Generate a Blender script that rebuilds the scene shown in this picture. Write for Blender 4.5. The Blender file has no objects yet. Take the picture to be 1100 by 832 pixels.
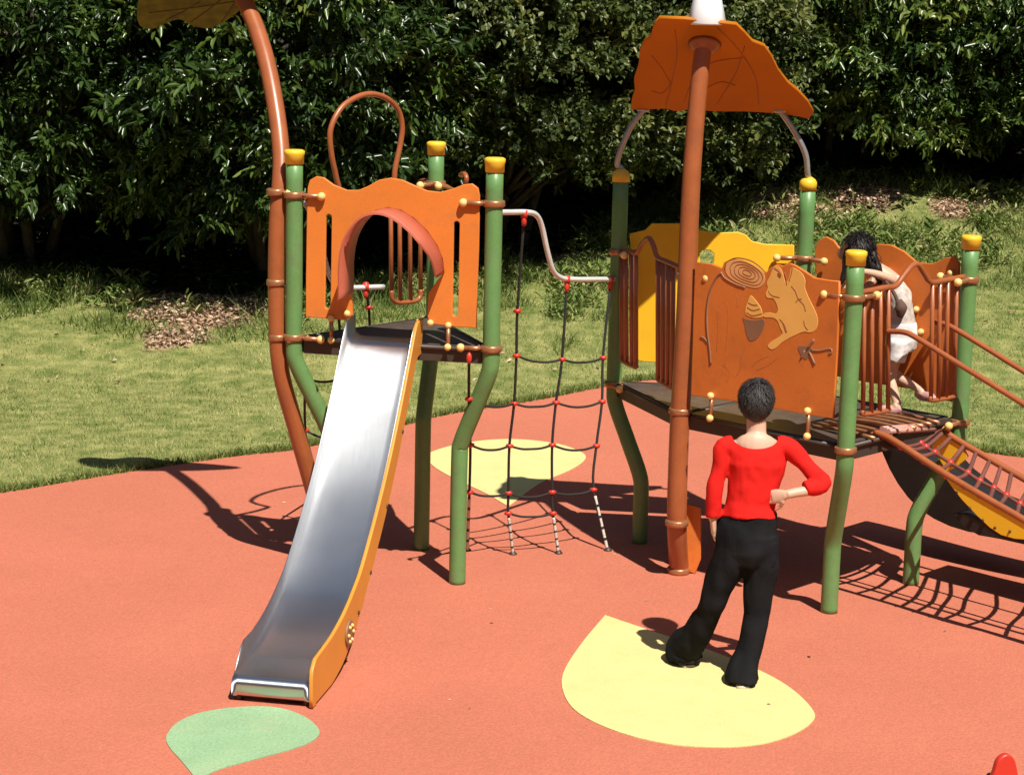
import bpy, bmesh, math, random
import numpy as np
from mathutils import Vector, Matrix, noise as mnoise

random.seed(7)
RNG = np.random.default_rng(11)
SC = bpy.context.scene
COL = SC.collection

# ------------------------------------------------------------------ camera
F_PX, CAM_H, PITCH, ROLL = 2200.0, 3.5873, 0.19161, 0.0230
_F = Vector((0, math.cos(PITCH), -math.sin(PITCH)))
_R0 = Vector((1, 0, 0)); _U0 = _R0.cross(_F)
_R = math.cos(ROLL) * _R0 + math.sin(ROLL) * _U0
_U = -math.sin(ROLL) * _R0 + math.cos(ROLL) * _U0
CAM = Vector((0, 0, CAM_H))
cd = bpy.data.cameras.new('camera'); co = bpy.data.objects.new('camera', cd); COL.objects.link(co)
cd.sensor_width = 36; cd.lens = F_PX / 1100 * 36; cd.clip_end = 500; cd.clip_start = 0.1
M = Matrix((( _R.x, _U.x, -_F.x, 0), (_R.y, _U.y, -_F.y, 0), (_R.z, _U.z, -_F.z, CAM_H), (0, 0, 0, 1)))
co.matrix_world = M
SC.camera = co

# ------------------------------------------------------------------ light
SUN_EL, SHADOW = 57.0, Vector((-.254, .594, 0))          # shadow shift per metre of height
sd = bpy.data.lights.new('sun', 'SUN'); so = bpy.data.objects.new('sun', sd); COL.objects.link(so)
sd.energy = 5.0; sd.angle = math.radians(.5); sd.color = (1, .95, .86)
to_sun = Vector((.254, -.594, 1)).normalized()
so.rotation_euler = to_sun.to_track_quat('Z', 'Y').to_euler()
so.location = (0, 0, 20)
w = bpy.data.worlds.new('World'); SC.world = w; w.use_nodes = True
nt = w.node_tree; bg = nt.nodes['Background']
sky = nt.nodes.new('ShaderNodeTexSky'); sky.sky_type = 'NISHITA'; sky.sun_disc = False
sky.sun_elevation = math.radians(SUN_EL); sky.sun_rotation = math.atan2(to_sun.x, to_sun.y)
nt.links.new(sky.outputs[0], bg.inputs[0]); bg.inputs[1].default_value = .05
SC.view_settings.view_transform = 'Standard'; SC.view_settings.look = 'None'
SC.view_settings.exposure = .51; SC.view_settings.gamma = 1
SC.view_settings.use_curve_mapping = False

# ------------------------------------------------------------------ helpers: a photo position read as a place in the world
def ray(x, y): return (x - 550) / F_PX * _R - (y - 416) / F_PX * _U + _F
def gz(x, y, z=0.0):
    d = ray(x, y); return CAM + d * ((z - CAM_H) / d.z)
def dp(x, y, Y):
    d = ray(x, y); return CAM + d * (Y / d.y)
def pl(x, y, P, N):
    d = ray(x, y); return CAM + d * ((P - CAM).dot(N) / d.dot(N))
def vplane(A, B):
    """vertical plane through two ground points -> function pixel -> point"""
    A = Vector((A[0], A[1], 0)); t = Vector((B[0] - A.x, B[1] - A.y, 0)); N = Vector((-t.y, t.x, 0)).normalized()
    return lambda x, y, off=0.0: pl(x, y, A + N * off, N)
def V(a, z=0): return Vector((a[0], a[1], z))

OFF = {}
def tag(o, label, cat, group=None, kind=None):
    if label: o['label'] = label
    if cat: o['category'] = cat
    if group: o['group'] = group
    if kind: o['kind'] = kind
    return o
def thing(name, loc, label, cat, group=None):
    o = bpy.data.objects.new(name, None); COL.objects.link(o); o.location = loc; o.empty_display_size = .2
    OFF[o.name] = Vector(loc); return tag(o, label, cat, group)
def link(name, me, mats, parent=None, smooth=False):
    if not isinstance(mats, (list, tuple)): mats = [mats]
    o = bpy.data.objects.new(name, me); COL.objects.link(o)
    if not me.materials:
        for m in mats: me.materials.append(m)
    if smooth:
        me.polygons.foreach_set('use_smooth', [True] * len(me.polygons))
    if parent is not None:
        o.parent = parent; off = OFF[parent.name]; OFF[o.name] = off
        me.transform(Matrix.Translation(-off))
    else: OFF[o.name] = Vector((0, 0, 0))
    return o
def obj(name, bm, mats, parent=None, smooth=False):
    me = bpy.data.meshes.new(name); bmesh.ops.recalc_face_normals(bm, faces=bm.faces[:]); bm.to_mesh(me); bm.free()
    return link(name, me, mats, parent, smooth)
def npmesh(name, verts, faces_flat, nper, attr=None):
    me = bpy.data.meshes.new(name); nf = len(faces_flat) // nper
    me.vertices.add(len(verts)); me.vertices.foreach_set('co', np.asarray(verts, np.float32).ravel())
    me.loops.add(len(faces_flat)); me.loops.foreach_set('vertex_index', np.asarray(faces_flat, np.int32))
    me.polygons.add(nf); me.polygons.foreach_set('loop_start', np.arange(0, nf * nper, nper, dtype=np.int32))
    me.update(calc_edges=True)
    if attr is not None:
        a = me.attributes.new('rnd', 'FLOAT', 'POINT'); a.data.foreach_set('value', np.asarray(attr, np.float32))
    return me
def catmull(pts, n=6):
    pts = [Vector(p) for p in pts]; out = []
    for i in range(len(pts) - 1):
        p1, p2 = pts[i], pts[i + 1]
        p0 = pts[i - 1] if i else p1 * 2 - p2
        p3 = pts[i + 2] if i + 2 < len(pts) else p2 * 2 - p1
        for k in range(n):
            t = k / n
            out.append(.5 * ((2 * p1) + (p2 - p0) * t + (2 * p0 - 5 * p1 + 4 * p2 - p3) * t * t + (3 * p1 - p0 - 3 * p2 + p3) * t ** 3))
    out.append(pts[-1]); return out
def rings(bm, pts, radii, seg=12, side=None, cap=True, mat=0):
    """loft of ellipses along pts; radii: number, list of numbers or list of (a,b); side = direction of the a axis"""
    pts = [Vector(p) for p in pts]; n = len(pts); R = []; prev = None
    for i, p in enumerate(pts):
        t = (pts[min(i + 1, n - 1)] - pts[max(i - 1, 0)])
        t = t.normalized() if t.length > 1e-9 else Vector((0, 0, 1))
        u = Vector(side) if side is not None else (prev if prev is not None else (Vector((1, 0, 0)) if abs(t.x) < .8 else Vector((0, 1, 0))))
        u = u - t * u.dot(t)
        if u.length < 1e-6: u = t.orthogonal()
        u.normalize(); prev = u; v = t.cross(u)
        r = radii[i] if isinstance(radii, (list, tuple)) else radii
        a, b = r if isinstance(r, (list, tuple)) else (r, r)
        R.append([bm.verts.new(p + u * a * math.cos(2 * math.pi * k / seg) + v * b * math.sin(2 * math.pi * k / seg)) for k in range(seg)])
    for i in range(n - 1):
        for k in range(seg):
            f = bm.faces.new((R[i][k], R[i][(k + 1) % seg], R[i + 1][(k + 1) % seg], R[i + 1][k])); f.material_index = mat; f.smooth = True
    if cap:
        f = bm.faces.new(R[0][::-1]); f.material_index = mat
        f = bm.faces.new(R[-1]); f.material_index = mat
def tube(bm, pts, r, seg=12, smooth_n=0, mat=0):
    rings(bm, catmull(pts, smooth_n) if smooth_n else pts, r, seg, mat=mat)
def box(bm, c, ax, ay, az, mat=0, bev=0):
    c, ax, ay, az = Vector(c), Vector(ax), Vector(ay), Vector(az)
    vs = [bm.verts.new(c + ax * i + ay * j + az * k) for i in (-.5, .5) for j in (-.5, .5) for k in (-.5, .5)]
    fs = [bm.faces.new([vs[i] for i in q]) for q in ((0, 1, 3, 2), (4, 6, 7, 5), (0, 4, 5, 1), (2, 3, 7, 6), (0, 2, 6, 4), (1, 5, 7, 3))]
    for f in fs: f.material_index = mat
    if bev:
        es = list({e for f in fs for e in f.edges})
        bmesh.ops.bevel(bm, geom=es, offset=bev, segments=2, affect='EDGES', profile=.6)
def ball(bm, c, r, sub=2, scale=(1, 1, 1), mat=0):
    g = bmesh.ops.create_icosphere(bm, subdivisions=sub, radius=1)
    for v in g['verts']: v.co = Vector((v.co.x * r * scale[0], v.co.y * r * scale[1], v.co.z * r * scale[2])) + Vector(c)
    for f in {f for v in g['verts'] for f in v.link_faces}: f.material_index = mat; f.smooth = True
def smooth_loop(pts, n=5, closed=True):
    out = []; N = len(pts)
    for i in range(N):
        p0, p1, p2, p3 = (Vector(pts[(i + k) % N]) for k in (-1, 0, 1, 2))
        for k in range(n):
            t = k / n
            out.append(.5 * ((2 * p1) + (p2 - p0) * t + (2 * p0 - 5 * p1 + 4 * p2 - p3) * t * t + (3 * p1 - p0 - 3 * p2 + p3) * t ** 3))
    return out
def bake(o):
    dg = bpy.context.evaluated_depsgraph_get(); dg.update()
    me = bpy.data.meshes.new_from_object(o.evaluated_get(dg)); d = o.data
    bpy.data.objects.remove(o)
    return me
def plate(loops, O, U, W, N, thick, bev=.003, depth_off=0.0):
    """flat board: loops = outer + holes in (u,w) metres, extruded thick along N (centred), rounded edges -> bmesh in world space"""
    cu = bpy.data.curves.new('tmp', 'CURVE'); cu.dimensions = '2D'; cu.fill_mode = 'BOTH'
    cu.extrude = max(thick / 2 - bev, .0004); cu.bevel_depth = bev; cu.bevel_resolution = 1; cu.offset = -bev
    for L in loops:
        s = cu.splines.new('POLY'); s.points.add(len(L) - 1); s.use_cyclic_u = True
        for q, p in zip(s.points, L): q.co = (p[0], p[1], 0, 1)
    o = bpy.data.objects.new('tmp', cu); COL.objects.link(o)
    me = bake(o); bpy.data.curves.remove(cu)
    O, U, W, N = Vector(O), Vector(U), Vector(W), Vector(N)
    me.transform(Matrix(((U.x, W.x, N.x, 0), (U.y, W.y, N.y, 0), (U.z, W.z, N.z, 0), (0, 0, 0, 1))))
    me.transform(Matrix.Translation(O + N * depth_off))
    bm = bmesh.new(); bm.from_mesh(me); bpy.data.meshes.remove(me)
    return bm
def merge(bm, other, mat=0):
    for f in other.faces: f.material_index = mat
    me = bpy.data.meshes.new('m'); other.to_mesh(me); other.free(); bm.from_mesh(me); bpy.data.meshes.remove(me)
class Board:
    """local 2D frame of a vertical board through ground points A,B; photo positions -> (u, z)"""
    def __init__(s, A, B, off=0.0):
        s.U = V((B[0] - A[0], B[1] - A[1])).normalized(); s.N = Vector((s.U.y, -s.U.x, 0))   # N faces the viewer side (right-hand of A->B)
        s.O = V(A) + s.N * off; s.W = Vector((0, 0, 1))
    def uv(s, x, y):
        p = pl(x, y, s.O, s.N) - s.O; return Vector((p.dot(s.U), p.z))
    def pt(s, x, y, out=0.0): return pl(x, y, s.O + s.N * out, s.N)
    def at(s, u, z, out=0.0): return s.O + s.U * u + Vector((0, 0, z)) + s.N * out
    def plate(s, loops, thick, bev=.003, out=0.0): return plate(loops, s.O, s.U, s.W, s.N, thick, bev, out)

# ------------------------------------------------------------------ materials
def mat(name, rgb, rough=.5, metal=0, spec=.5, var=.08, vscale=6.0, bump=0.0, bscale=200.0, fine=0.0, trans=0.0, dirt=None, dscale=2.0, damt=.4, coat=0.0):
    m = bpy.data.materials.new(name); m.use_nodes = True; t = m.node_tree; n = t.nodes; l = t.links
    b = n['Principled BSDF']; b.inputs['Roughness'].default_value = rough; b.inputs['Metallic'].default_value = metal
    b.inputs['Specular IOR Level'].default_value = spec; b.inputs['Coat Weight'].default_value = coat
    tc = n.new('ShaderNodeTexCoord')
    nz = n.new('ShaderNodeTexNoise'); nz.inputs['Scale'].default_value = vscale; nz.inputs['Detail'].default_value = 5
    l.new(tc.outputs['Object'], nz.inputs['Vector'])
    rp = n.new('ShaderNodeValToRGB'); c = Vector(rgb)
    rp.color_ramp.elements[0].position = .3; rp.color_ramp.elements[1].position = .7
    rp.color_ramp.elements[0].color = (*(c * (1 - var)), 1); rp.color_ramp.elements[1].color = (*[min(1, q * (1 + var)) for q in c], 1)
    l.new(nz.outputs['Fac'], rp.inputs['Fac']); out = rp.outputs['Color']
    def mixin(a, fac, colr):
        mx = n.new('ShaderNodeMix'); mx.data_type = 'RGBA'; l.new(fac, mx.inputs['Factor']); l.new(a, mx.inputs[6]); mx.inputs[7].default_value = (*colr, 1); return mx.outputs[2]
    if fine:
        f = n.new('ShaderNodeTexNoise'); f.inputs['Scale'].default_value = bscale; f.inputs['Detail'].default_value = 3; l.new(tc.outputs['Object'], f.inputs['Vector'])
        mr = n.new('ShaderNodeMapRange'); mr.inputs[1].default_value = .3; mr.inputs[2].default_value = .7; mr.inputs[3].default_value = 1 - fine; mr.inputs[4].default_value = 1 + fine
        l.new(f.outputs['Fac'], mr.inputs[0])
        mx = n.new('ShaderNodeMix'); mx.data_type = 'RGBA'; mx.blend_type = 'MULTIPLY'; mx.inputs['Factor'].default_value = 1
        l.new(out, mx.inputs[6]); l.new(mr.outputs[0], mx.inputs[7]); out = mx.outputs[2]
    if dirt:
        d = n.new('ShaderNodeTexNoise'); d.inputs['Scale'].default_value = dscale; d.inputs['Detail'].default_value = 8; d.inputs['Roughness'].default_value = .7
        l.new(tc.outputs['Object'], d.inputs['Vector'])
        mr = n.new('ShaderNodeMapRange'); mr.inputs[1].default_value = .5; mr.inputs[2].default_value = .72; mr.inputs[4].default_value = damt; l.new(d.outputs['Fac'], mr.inputs[0])
        out = mixin(out, mr.outputs[0], dirt)
    l.new(out, b.inputs['Base Color'])
    rr = n.new('ShaderNodeMapRange'); rr.inputs[3].default_value = max(.03, rough * .8); rr.inputs[4].default_value = min(1, rough * 1.2); l.new(nz.outputs['Fac'], rr.inputs[0]); l.new(rr.outputs[0], b.inputs['Roughness'])
    if bump:
        bn = n.new('ShaderNodeTexNoise'); bn.inputs['Scale'].default_value = bscale; bn.inputs['Detail'].default_value = 4; l.new(tc.outputs['Object'], bn.inputs['Vector'])
        bp = n.new('ShaderNodeBump'); bp.inputs['Strength'].default_value = bump; bp.inputs['Distance'].default_value = .01; l.new(bn.outputs['Fac'], bp.inputs['Height']); l.new(bp.outputs[0], b.inputs['Normal'])
    if trans:
        tr = n.new('ShaderNodeBsdfTranslucent'); l.new(out, tr.inputs['Color']); ms = n.new('ShaderNodeMixShader'); ms.inputs[0].default_value = trans
        l.new(b.outputs[0], ms.inputs[1]); l.new(tr.outputs[0], ms.inputs[2]); l.new(ms.outputs[0], n['Material Output'].inputs[0])
    return m
def leafmat(name, stops, rough=.35, trans=.3, spec=.5):
    m = bpy.data.materials.new(name); m.use_nodes = True; t = m.node_tree; n = t.nodes; l = t.links; b = n['Principled BSDF']
    a = n.new('ShaderNodeAttribute'); a.attribute_name = 'rnd'; rp = n.new('ShaderNodeValToRGB'); cr = rp.color_ramp
    while len(cr.elements) < len(stops): cr.elements.new(.5)
    for e, (p, c) in zip(cr.elements, stops): e.position = p; e.color = (*c, 1)
    l.new(a.outputs['Fac'], rp.inputs[0]); l.new(rp.outputs[0], b.inputs['Base Color'])
    b.inputs['Roughness'].default_value = rough; b.inputs['Specular IOR Level'].default_value = spec
    tr = n.new('ShaderNodeBsdfTranslucent'); ms = n.new('ShaderNodeMixShader'); ms.inputs[0].default_value = trans
    l.new(rp.outputs[0], tr.inputs[0]); l.new(b.outputs[0], ms.inputs[1]); l.new(tr.outputs[0], ms.inputs[2]); l.new(ms.outputs[0], n['Material Output'].inputs[0])
    return m

RUB = (.455, .145, .089)
M_rub = mat('red_rubber', RUB, .9, spec=.1, var=.045, vscale=.9, bump=.5, bscale=85, fine=.13, dirt=(.37, .125, .08), dscale=6, damt=.28)
M_yel = mat('yellow_rubber', (.61, .525, .225), .9, spec=.1, var=.04, vscale=3, bump=.3, bscale=85, fine=.07, dirt=(.50, .40, .15), dscale=7, damt=.35)
M_grn = mat('green_rubber', (.25, .385, .215), .9, spec=.1, var=.06, vscale=4, bump=.5, bscale=75, fine=.13, dirt=(.42, .42, .24), dscale=3.2, damt=.35)
M_post = mat('green_paint', (.115, .245, .078), .42, var=.06, vscale=9, dirt=(.15, .16, .085), dscale=7, damt=.55, fine=.06, bump=.04, bscale=60)
M_cap = mat('yellow_plastic', (.78, .48, .03), .4, var=.05)
M_org = mat('orange_board', (.64, .185, .032), .42, spec=.3, var=.04, vscale=3, dirt=(.42, .15, .055), dscale=5, damt=.5, fine=.05, bump=.03, bscale=90)
M_or2 = mat('burnt_orange_board', (.59, .16, .03), .42, spec=.3, var=.06, vscale=3, dirt=(.36, .105, .035), dscale=5, damt=.55, fine=.05, bump=.03, bscale=90)
M_roof = mat('roof_board', (.60, .215, .016), .5, spec=.15, var=.06, vscale=3, dirt=(.5, .17, .02), dscale=5, damt=.3, trans=.38)
M_hood = mat('hood_plastic', (.43, .105, .06), .5, var=.05, vscale=4)
M_ybd = mat('yellow_board', (.80, .45, .02), .42, spec=.3, var=.04, vscale=3, dirt=(.6, .32, .03), dscale=4, damt=.3)
M_slide = mat('amber_board', (.62, .25, .03), .45, var=.05, vscale=4, dirt=(.45, .2, .05), dscale=3, damt=.3)
M_brn = mat('brown_tube_paint', (.32, .092, .03), .34, var=.07, vscale=8, dirt=(.22, .075, .035), dscale=7, damt=.55, fine=.05, bscale=60, coat=.1)
M_clamp = mat('copper_clamp', (.42, .19, .09), .34, metal=.55, var=.12, vscale=30)
M_bolt = mat('bolt_cap', (.80, .52, .18), .4, var=.05)
M_dark = mat('dark_beam', (.045, .032, .025), .5, var=.15, vscale=8)
M_deck = mat('deck_plate', (.07, .05, .04), .55, var=.2, vscale=12, bump=.2, bscale=120)
M_black = mat('black_board', (.014, .011, .010), .5, var=.2)
M_rope = mat('black_rope', (.022, .018, .016), .8, var=.2, bump=.6, bscale=260)
M_rope2 = mat('brown_rope', (.16, .05, .035), .8, var=.2, bump=.6, bscale=260)
M_pale = mat('pale_rope', (.55, .50, .42), .8, var=.2, vscale=80)
M_red = mat('red_plastic', (.55, .035, .02), .4, var=.08)
M_grey = mat('galvanised_tube', (.72, .72, .70), .4, metal=.25, var=.06, vscale=12)
M_tube = mat('roof_tube_metal', (.42, .43, .45), .35, metal=.6, var=.1, vscale=12)
M_white = mat('white_plastic', (.74, .74, .76), .4, var=.03)
M_inlay = mat('squirrel_inlay', (.80, .42, .10), .45, var=.04)
M_ring = mat('stump_inlay', (.74, .36, .13), .5, var=.05)
M_line = mat('engraved_line', (.29, .085, .022), .6, var=.1)
M_gline = mat('grey_inlay', (.24, .115, .06), .55, var=.1)
M_leafc = mat('canopy_leaf', (.115, .135, .022), .6, spec=.15, var=.35, vscale=14, trans=.03)
M_cvein = mat('leaf_engraving', (.07, .05, .015), .7)
M_vein = mat('roof_engraving', (.38, .105, .02), .6, var=.1)
M_soil = mat('soil', (.09, .06, .035), .95, var=.35, vscale=3, bump=.6, bscale=30)
M_bark = mat('bark', (.06, .045, .032), .9, var=.35, vscale=14, bump=.7, bscale=40)
M_skin = mat('skin', (.58, .36, .25), .5, var=.05, vscale=14)
M_skin2 = mat('child_skin', (.56, .34, .23), .5, var=.05, vscale=14)
M_top = mat('red_knit', (.60, .016, .012), .9, spec=.1, var=.08, vscale=10, bump=.25, bscale=300)
M_trou = mat('black_cloth', (.013, .013, .0145), 1.0, spec=.05, var=.3, vscale=8, bump=.3, bscale=220)
M_shoe = mat('shoe_leather', (.022, .02, .018), .5, var=.2)
M_sole = mat('shoe_sole', (.42, .38, .28), .7)
M_hair = mat('dark_hair', (.040, .035, .033), .55, spec=.25, var=.3, vscale=30)
M_hair2 = mat('black_hair', (.012, .009, .008), .5, spec=.3, var=.3, vscale=30)
M_rung = mat('pink_rung', (.50, .24, .19), .5)
M_sandal = mat('sandal_pink', (.50, .26, .24), .6)
M_cloth = mat('pale_cloth', (.50, .45, .40), .85, var=.22, vscale=24, dirt=(.25, .17, .12), dscale=14, damt=.7)
M_short = mat('white_cloth', (.66, .64, .62), .85, var=.12, vscale=24, dirt=(.42, .36, .34), dscale=16, damt=.6)
M_cloth2 = mat('brown_cloth', (.10, .05, .035), .85, var=.2, vscale=20)

def steel():
    m = mat('brushed_steel', (.62, .63, .64), .3, metal=1, var=.05, vscale=5)
    t = m.node_tree; n = t.nodes; l = t.links; b = n['Principled BSDF']
    tc = n.new('ShaderNodeTexCoord'); mp = n.new('ShaderNodeMapping'); mp.inputs['Scale'].default_value = (220, 6, 6); mp.inputs['Rotation'].default_value = (0, 0, -.2)
    l.new(tc.outputs['Object'], mp.inputs[0]); z = n.new('ShaderNodeTexNoise'); z.inputs['Scale'].default_value = 1; z.inputs['Detail'].default_value = 4; l.new(mp.outputs[0], z.inputs['Vector'])
    bp = n.new('ShaderNodeBump'); bp.inputs['Strength'].default_value = .05; bp.inputs['Distance'].default_value = .004; l.new(z.outputs['Fac'], bp.inputs['Height']); l.new(bp.outputs[0], b.inputs['Normal'])
    rr = n.new('ShaderNodeMapRange'); rr.inputs[3].default_value = .33; rr.inputs[4].default_value = .39; l.new(z.outputs['Fac'], rr.inputs[0])
    l.new(rr.outputs[0], b.inputs['Roughness'])
    tg = n.new('ShaderNodeTangent'); tg.direction_type = 'UV_MAP'; tg.uv_map = 'UVMap'; l.new(tg.outputs[0], b.inputs['Tangent']); b.inputs['Anisotropic'].default_value = .72
    return m
M_steel = steel()

# ------------------------------------------------------------------ the setting: terrain, rubber surface
def ter(x, y):
    z = .13 * max(0, y - 18.4) ** 1.0 if y > 18.9 else (.13 * (max(0, y - 17.9)) ** 2 / 2.0)
    if y > 23.5: z += .10 * (y - 23.5)
    if y > 27: z += .35 * (y - 27)
    k = min(1, max(0, (y - 19) / 3))
    return z + k * (.10 * mnoise.noise(Vector((x * .45, y * .45, 1))) + .05 * mnoise.noise(Vector((x * 1.5, y * 1.5, 4))))
EDGE_PX = [(-330, 572), (-150, 549), (0, 530), (74, 518), (160, 504), (257, 490), (313, 484), (380, 470), (440, 456), (480, 446), (560, 433), (631, 421), (680, 415), (740, 414),
           (800, 421), (860, 438), (920, 460), (980, 476), (1041, 484), (1100, 492), (1200, 505), (1400, 530)]
EDGE = catmull([gz(*q) for q in EDGE_PX], 6)
ex = np.array([p.x for p in EDGE]); ey = np.array([p.y for p in EDGE])
def edge_y(x): return np.interp(x, ex, ey)

def ground_material():
    m = bpy.data.materials.new('lawn_soil'); m.use_nodes = True; t = m.node_tree; n = t.nodes; l = t.links; b = n['Principled BSDF']
    b.inputs['Roughness'].default_value = .95; b.inputs['Specular IOR Level'].default_value = .1
    tc = n.new('ShaderNodeTexCoord')
    at = n.new('ShaderNodeAttribute'); at.attribute_name = 'rnd'
    nz = n.new('ShaderNodeTexNoise'); nz.inputs['Scale'].default_value = 5; nz.inputs['Detail'].default_value = 8; l.new(tc.outputs['Object'], nz.inputs['Vector'])
    g = n.new('ShaderNodeValToRGB'); g.color_ramp.elements[0].position = .35; g.color_ramp.elements[1].position = .68
    g.color_ramp.elements[0].color = (.11, .14, .035, 1); g.color_ramp.elements[1].color = (.28, .27, .10, 1); l.new(nz.outputs['Fac'], g.inputs[0])
    vo = n.new('ShaderNodeTexVoronoi'); vo.inputs['Scale'].default_value = 16; l.new(tc.outputs['Object'], vo.inputs['Vector'])
    lt = n.new('ShaderNodeValToRGB'); lt.color_ramp.elements[0].color = (.06, .035, .02, 1); lt.color_ramp.elements[1].color = (.44, .29, .18, 1); lt.color_ramp.elements[0].position = .2; lt.color_ramp.elements[1].position = .9
    sp = n.new('ShaderNodeSeparateColor'); l.new(vo.outputs['Color'], sp.inputs[0]); l.new(sp.outputs[0], lt.inputs[0])
    mx = n.new('ShaderNodeMix'); mx.data_type = 'RGBA'; l.new(at.outputs['Fac'], mx.inputs['Factor']); l.new(g.outputs[0], mx.inputs[6]); l.new(lt.outputs[0], mx.inputs[7])
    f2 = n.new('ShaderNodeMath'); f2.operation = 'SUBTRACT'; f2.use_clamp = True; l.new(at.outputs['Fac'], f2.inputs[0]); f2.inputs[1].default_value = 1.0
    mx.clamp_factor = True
    m2 = n.new('ShaderNodeMix'); m2.data_type = 'RGBA'; l.new(f2.outputs[0], m2.inputs['Factor']); l.new(mx.outputs[2], m2.inputs[6]); m2.inputs[7].default_value = (.035, .028, .016, 1)  # near-black mix paints the shade under the shrubs into the ground colour
    l.new(m2.outputs[2], b.inputs['Base Color'])
    bp = n.new('ShaderNodeBump'); bp.inputs['Strength'].default_value = .7; bp.inputs['Distance'].default_value = .05; l.new(nz.outputs['Fac'], bp.inputs['Height']); l.new(bp.outputs[0], b.inputs['Normal'])
    return m
def gt(x, y):
    d = ray(x, y); Y = 11.0
    while Y < 45:
        p = CAM + d * (Y / d.y)
        if p.z <= ter(p.x, p.y): return p
        Y += .05
    return p
HP = [gt(*q) for q in ((-250, 308), (-100, 306), (0, 306), (90, 314), (170, 328), (250, 330), (330, 322), (430, 310), (520, 304), (590, 292), (640, 258), (690, 226), (760, 212), (860, 208), (960, 206), (1030, 216), (1100, 222), (1300, 226))]
hpx = np.array([p.x for p in HP]); hpy = np.array([p.y for p in HP])
def hedge_y(x): return np.interp(x, hpx, hpy)       # where the shade of the shrubs begins
LIT = [(gt(210, 338), .62, .6), (gt(190, 362), .3, .4), (gt(262, 335), .4, .3), (gt(838, 226), .45, .45), (gt(925, 214), .5, .5), (gt(745, 222), .25, .3), (gt(1045, 226), .5, .3), (gt(880, 232), .3, .3)]
def litter(x, y):
    b = 0.0
    for c, rx, ry in LIT:
        q = ((x - c.x) / rx) ** 2 + ((y - c.y) / ry) ** 2 + .9 * mnoise.noise(Vector((x * 2.2, y * 2.2, 9)))
        b = max(b, min(1, max(0, (1.15 - q) * 3)))
    return b
xs = np.concatenate([np.linspace(-60, -10, 14, endpoint=False), np.arange(-10, 11, .2), np.linspace(11, 60, 14)])
ys = np.concatenate([np.linspace(-30, 12, 18, endpoint=False), np.arange(12, 30, .2), np.linspace(30.5, 80, 14)])
gv = []; ga = []
for y in ys:
    for x in xs:
        gv.append((x, y, ter(x, min(y, 40)))); ga.append((max(litter(x, y), 2.0 if y > hedge_y(x) + .35 else (1.3 if y > hedge_y(x) + .1 else 0))) if y > 12 else 0)  # values above one past the shrub line select the painted shade
nx = len(xs); gf = []
for j in range(len(ys) - 1):
    for i in range(nx - 1): a = j * nx + i; gf += [a, a + 1, a + nx + 1, a + nx]
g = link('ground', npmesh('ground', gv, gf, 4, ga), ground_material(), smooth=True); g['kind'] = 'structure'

bm = bmesh.new()
top = []; low = []
for p in EDGE:
    j = .02 * mnoise.noise(Vector((p.x * 6, 0, 0)))
    for Ylow in (2.0,):
        top.append(p + Vector((0, j, 0))); low.append(Vector((p.x, 2.0, 0)))
rows = []
for p, q in zip(top, low):
    col = []
    for k in range(25):
        c = p.lerp(q, k / 24); c.z = ter(c.x, c.y) + .006; col.append(bm.verts.new(c))
    rows.append(col)
for a, b2 in zip(rows, rows[1:]):
    for k in range(24): bm.faces.new((a[k], b2[k], b2[k + 1], a[k + 1]))
o = obj('rubber_surface', bm, M_rub); o['kind'] = 'structure'

def patch(name, px, m, label, z=.011):
    pts = smooth_patch(px)
    bm = bmesh.new(); vs = [bm.verts.new(p + Vector((0, 0, ter(p.x, p.y)))) for p in pts]; bm.faces.new(vs)
    ex_ = bmesh.ops.extrude_face_region(bm, geom=bm.faces[:]); 
    for v in [q for q in ex_['geom'] if isinstance(q, bmesh.types.BMVert)]: v.co.z += z
    tag(obj(name, bm, m), label, 'ground marking')
def smooth_patch(px):
    """px: list of (x,y[,corner]) -> ground points, rounded except at corners"""
    out = []; n = len(px)
    P = [gz(q[0], q[1]) for q in px]; C = [len(q) > 2 for q in px]
    for i in range(n):
        p1, p2 = P[i], P[(i + 1) % n]
        p0 = P[i - 1] if not C[i] else p1 * 2 - p2
        p3 = P[(i + 2) % n] if not C[(i + 1) % n] else p2 * 2 - p1
        for k in range(8):
            t = k / 8
            out.append(.5 * ((2 * p1) + (p2 - p0) * t + (2 * p0 - 5 * p1 + 4 * p2 - p3) * t * t + (3 * p1 - p0 - 3 * p2 + p3) * t ** 3))
    return out
patch('ground_patch', [(650, 662, 1), (700, 679), (760, 699), (815, 721), (850, 741), (873, 764), (872, 777), (850, 791), (815, 801), (770, 804), (715, 800), (660, 786), (620, 766), (605, 744), (606, 722), (625, 692)], M_yel,
      'large yellow leaf-shaped rubber patch that the woman stands on')
patch('ground_patch', [(459, 490), (480, 481), (520, 474), (560, 473), (600, 478), (625, 487), (628, 495), (612, 506), (580, 520), (546, 545, 1), (520, 530), (490, 516), (466, 502)], M_yel,
      'pale yellow heart-shaped rubber patch behind the hanging rope net')
patch('ground_patch', [(179, 792), (190, 778), (215, 767), (255, 761), (295, 761), (325, 770), (342, 784), (340, 794), (320, 804), (270, 818), (235, 828), (212, 840, 1), (196, 820), (182, 804)], M_grn,
      'mint green leaf-shaped rubber patch in front of the slide end')

# ------------------------------------------------------------------ playground geometry (ground plan from the photo)
FL, FR, RR, BR, LL = (1.034, 12.296), (1.919, 11.458), (2.757, 12.342), (1.873, 13.181), (.675, 13.30)
LF, RF, BB = (-1.324, 12.203), (-.129, 11.963), (-.518, 13.118)
ZC, ZD = 1.926, 1.066; ZC2, ZD2 = 2.359, 1.499
def unit(a, b): return V((b[0] - a[0], b[1] - a[1])).normalized()

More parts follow.
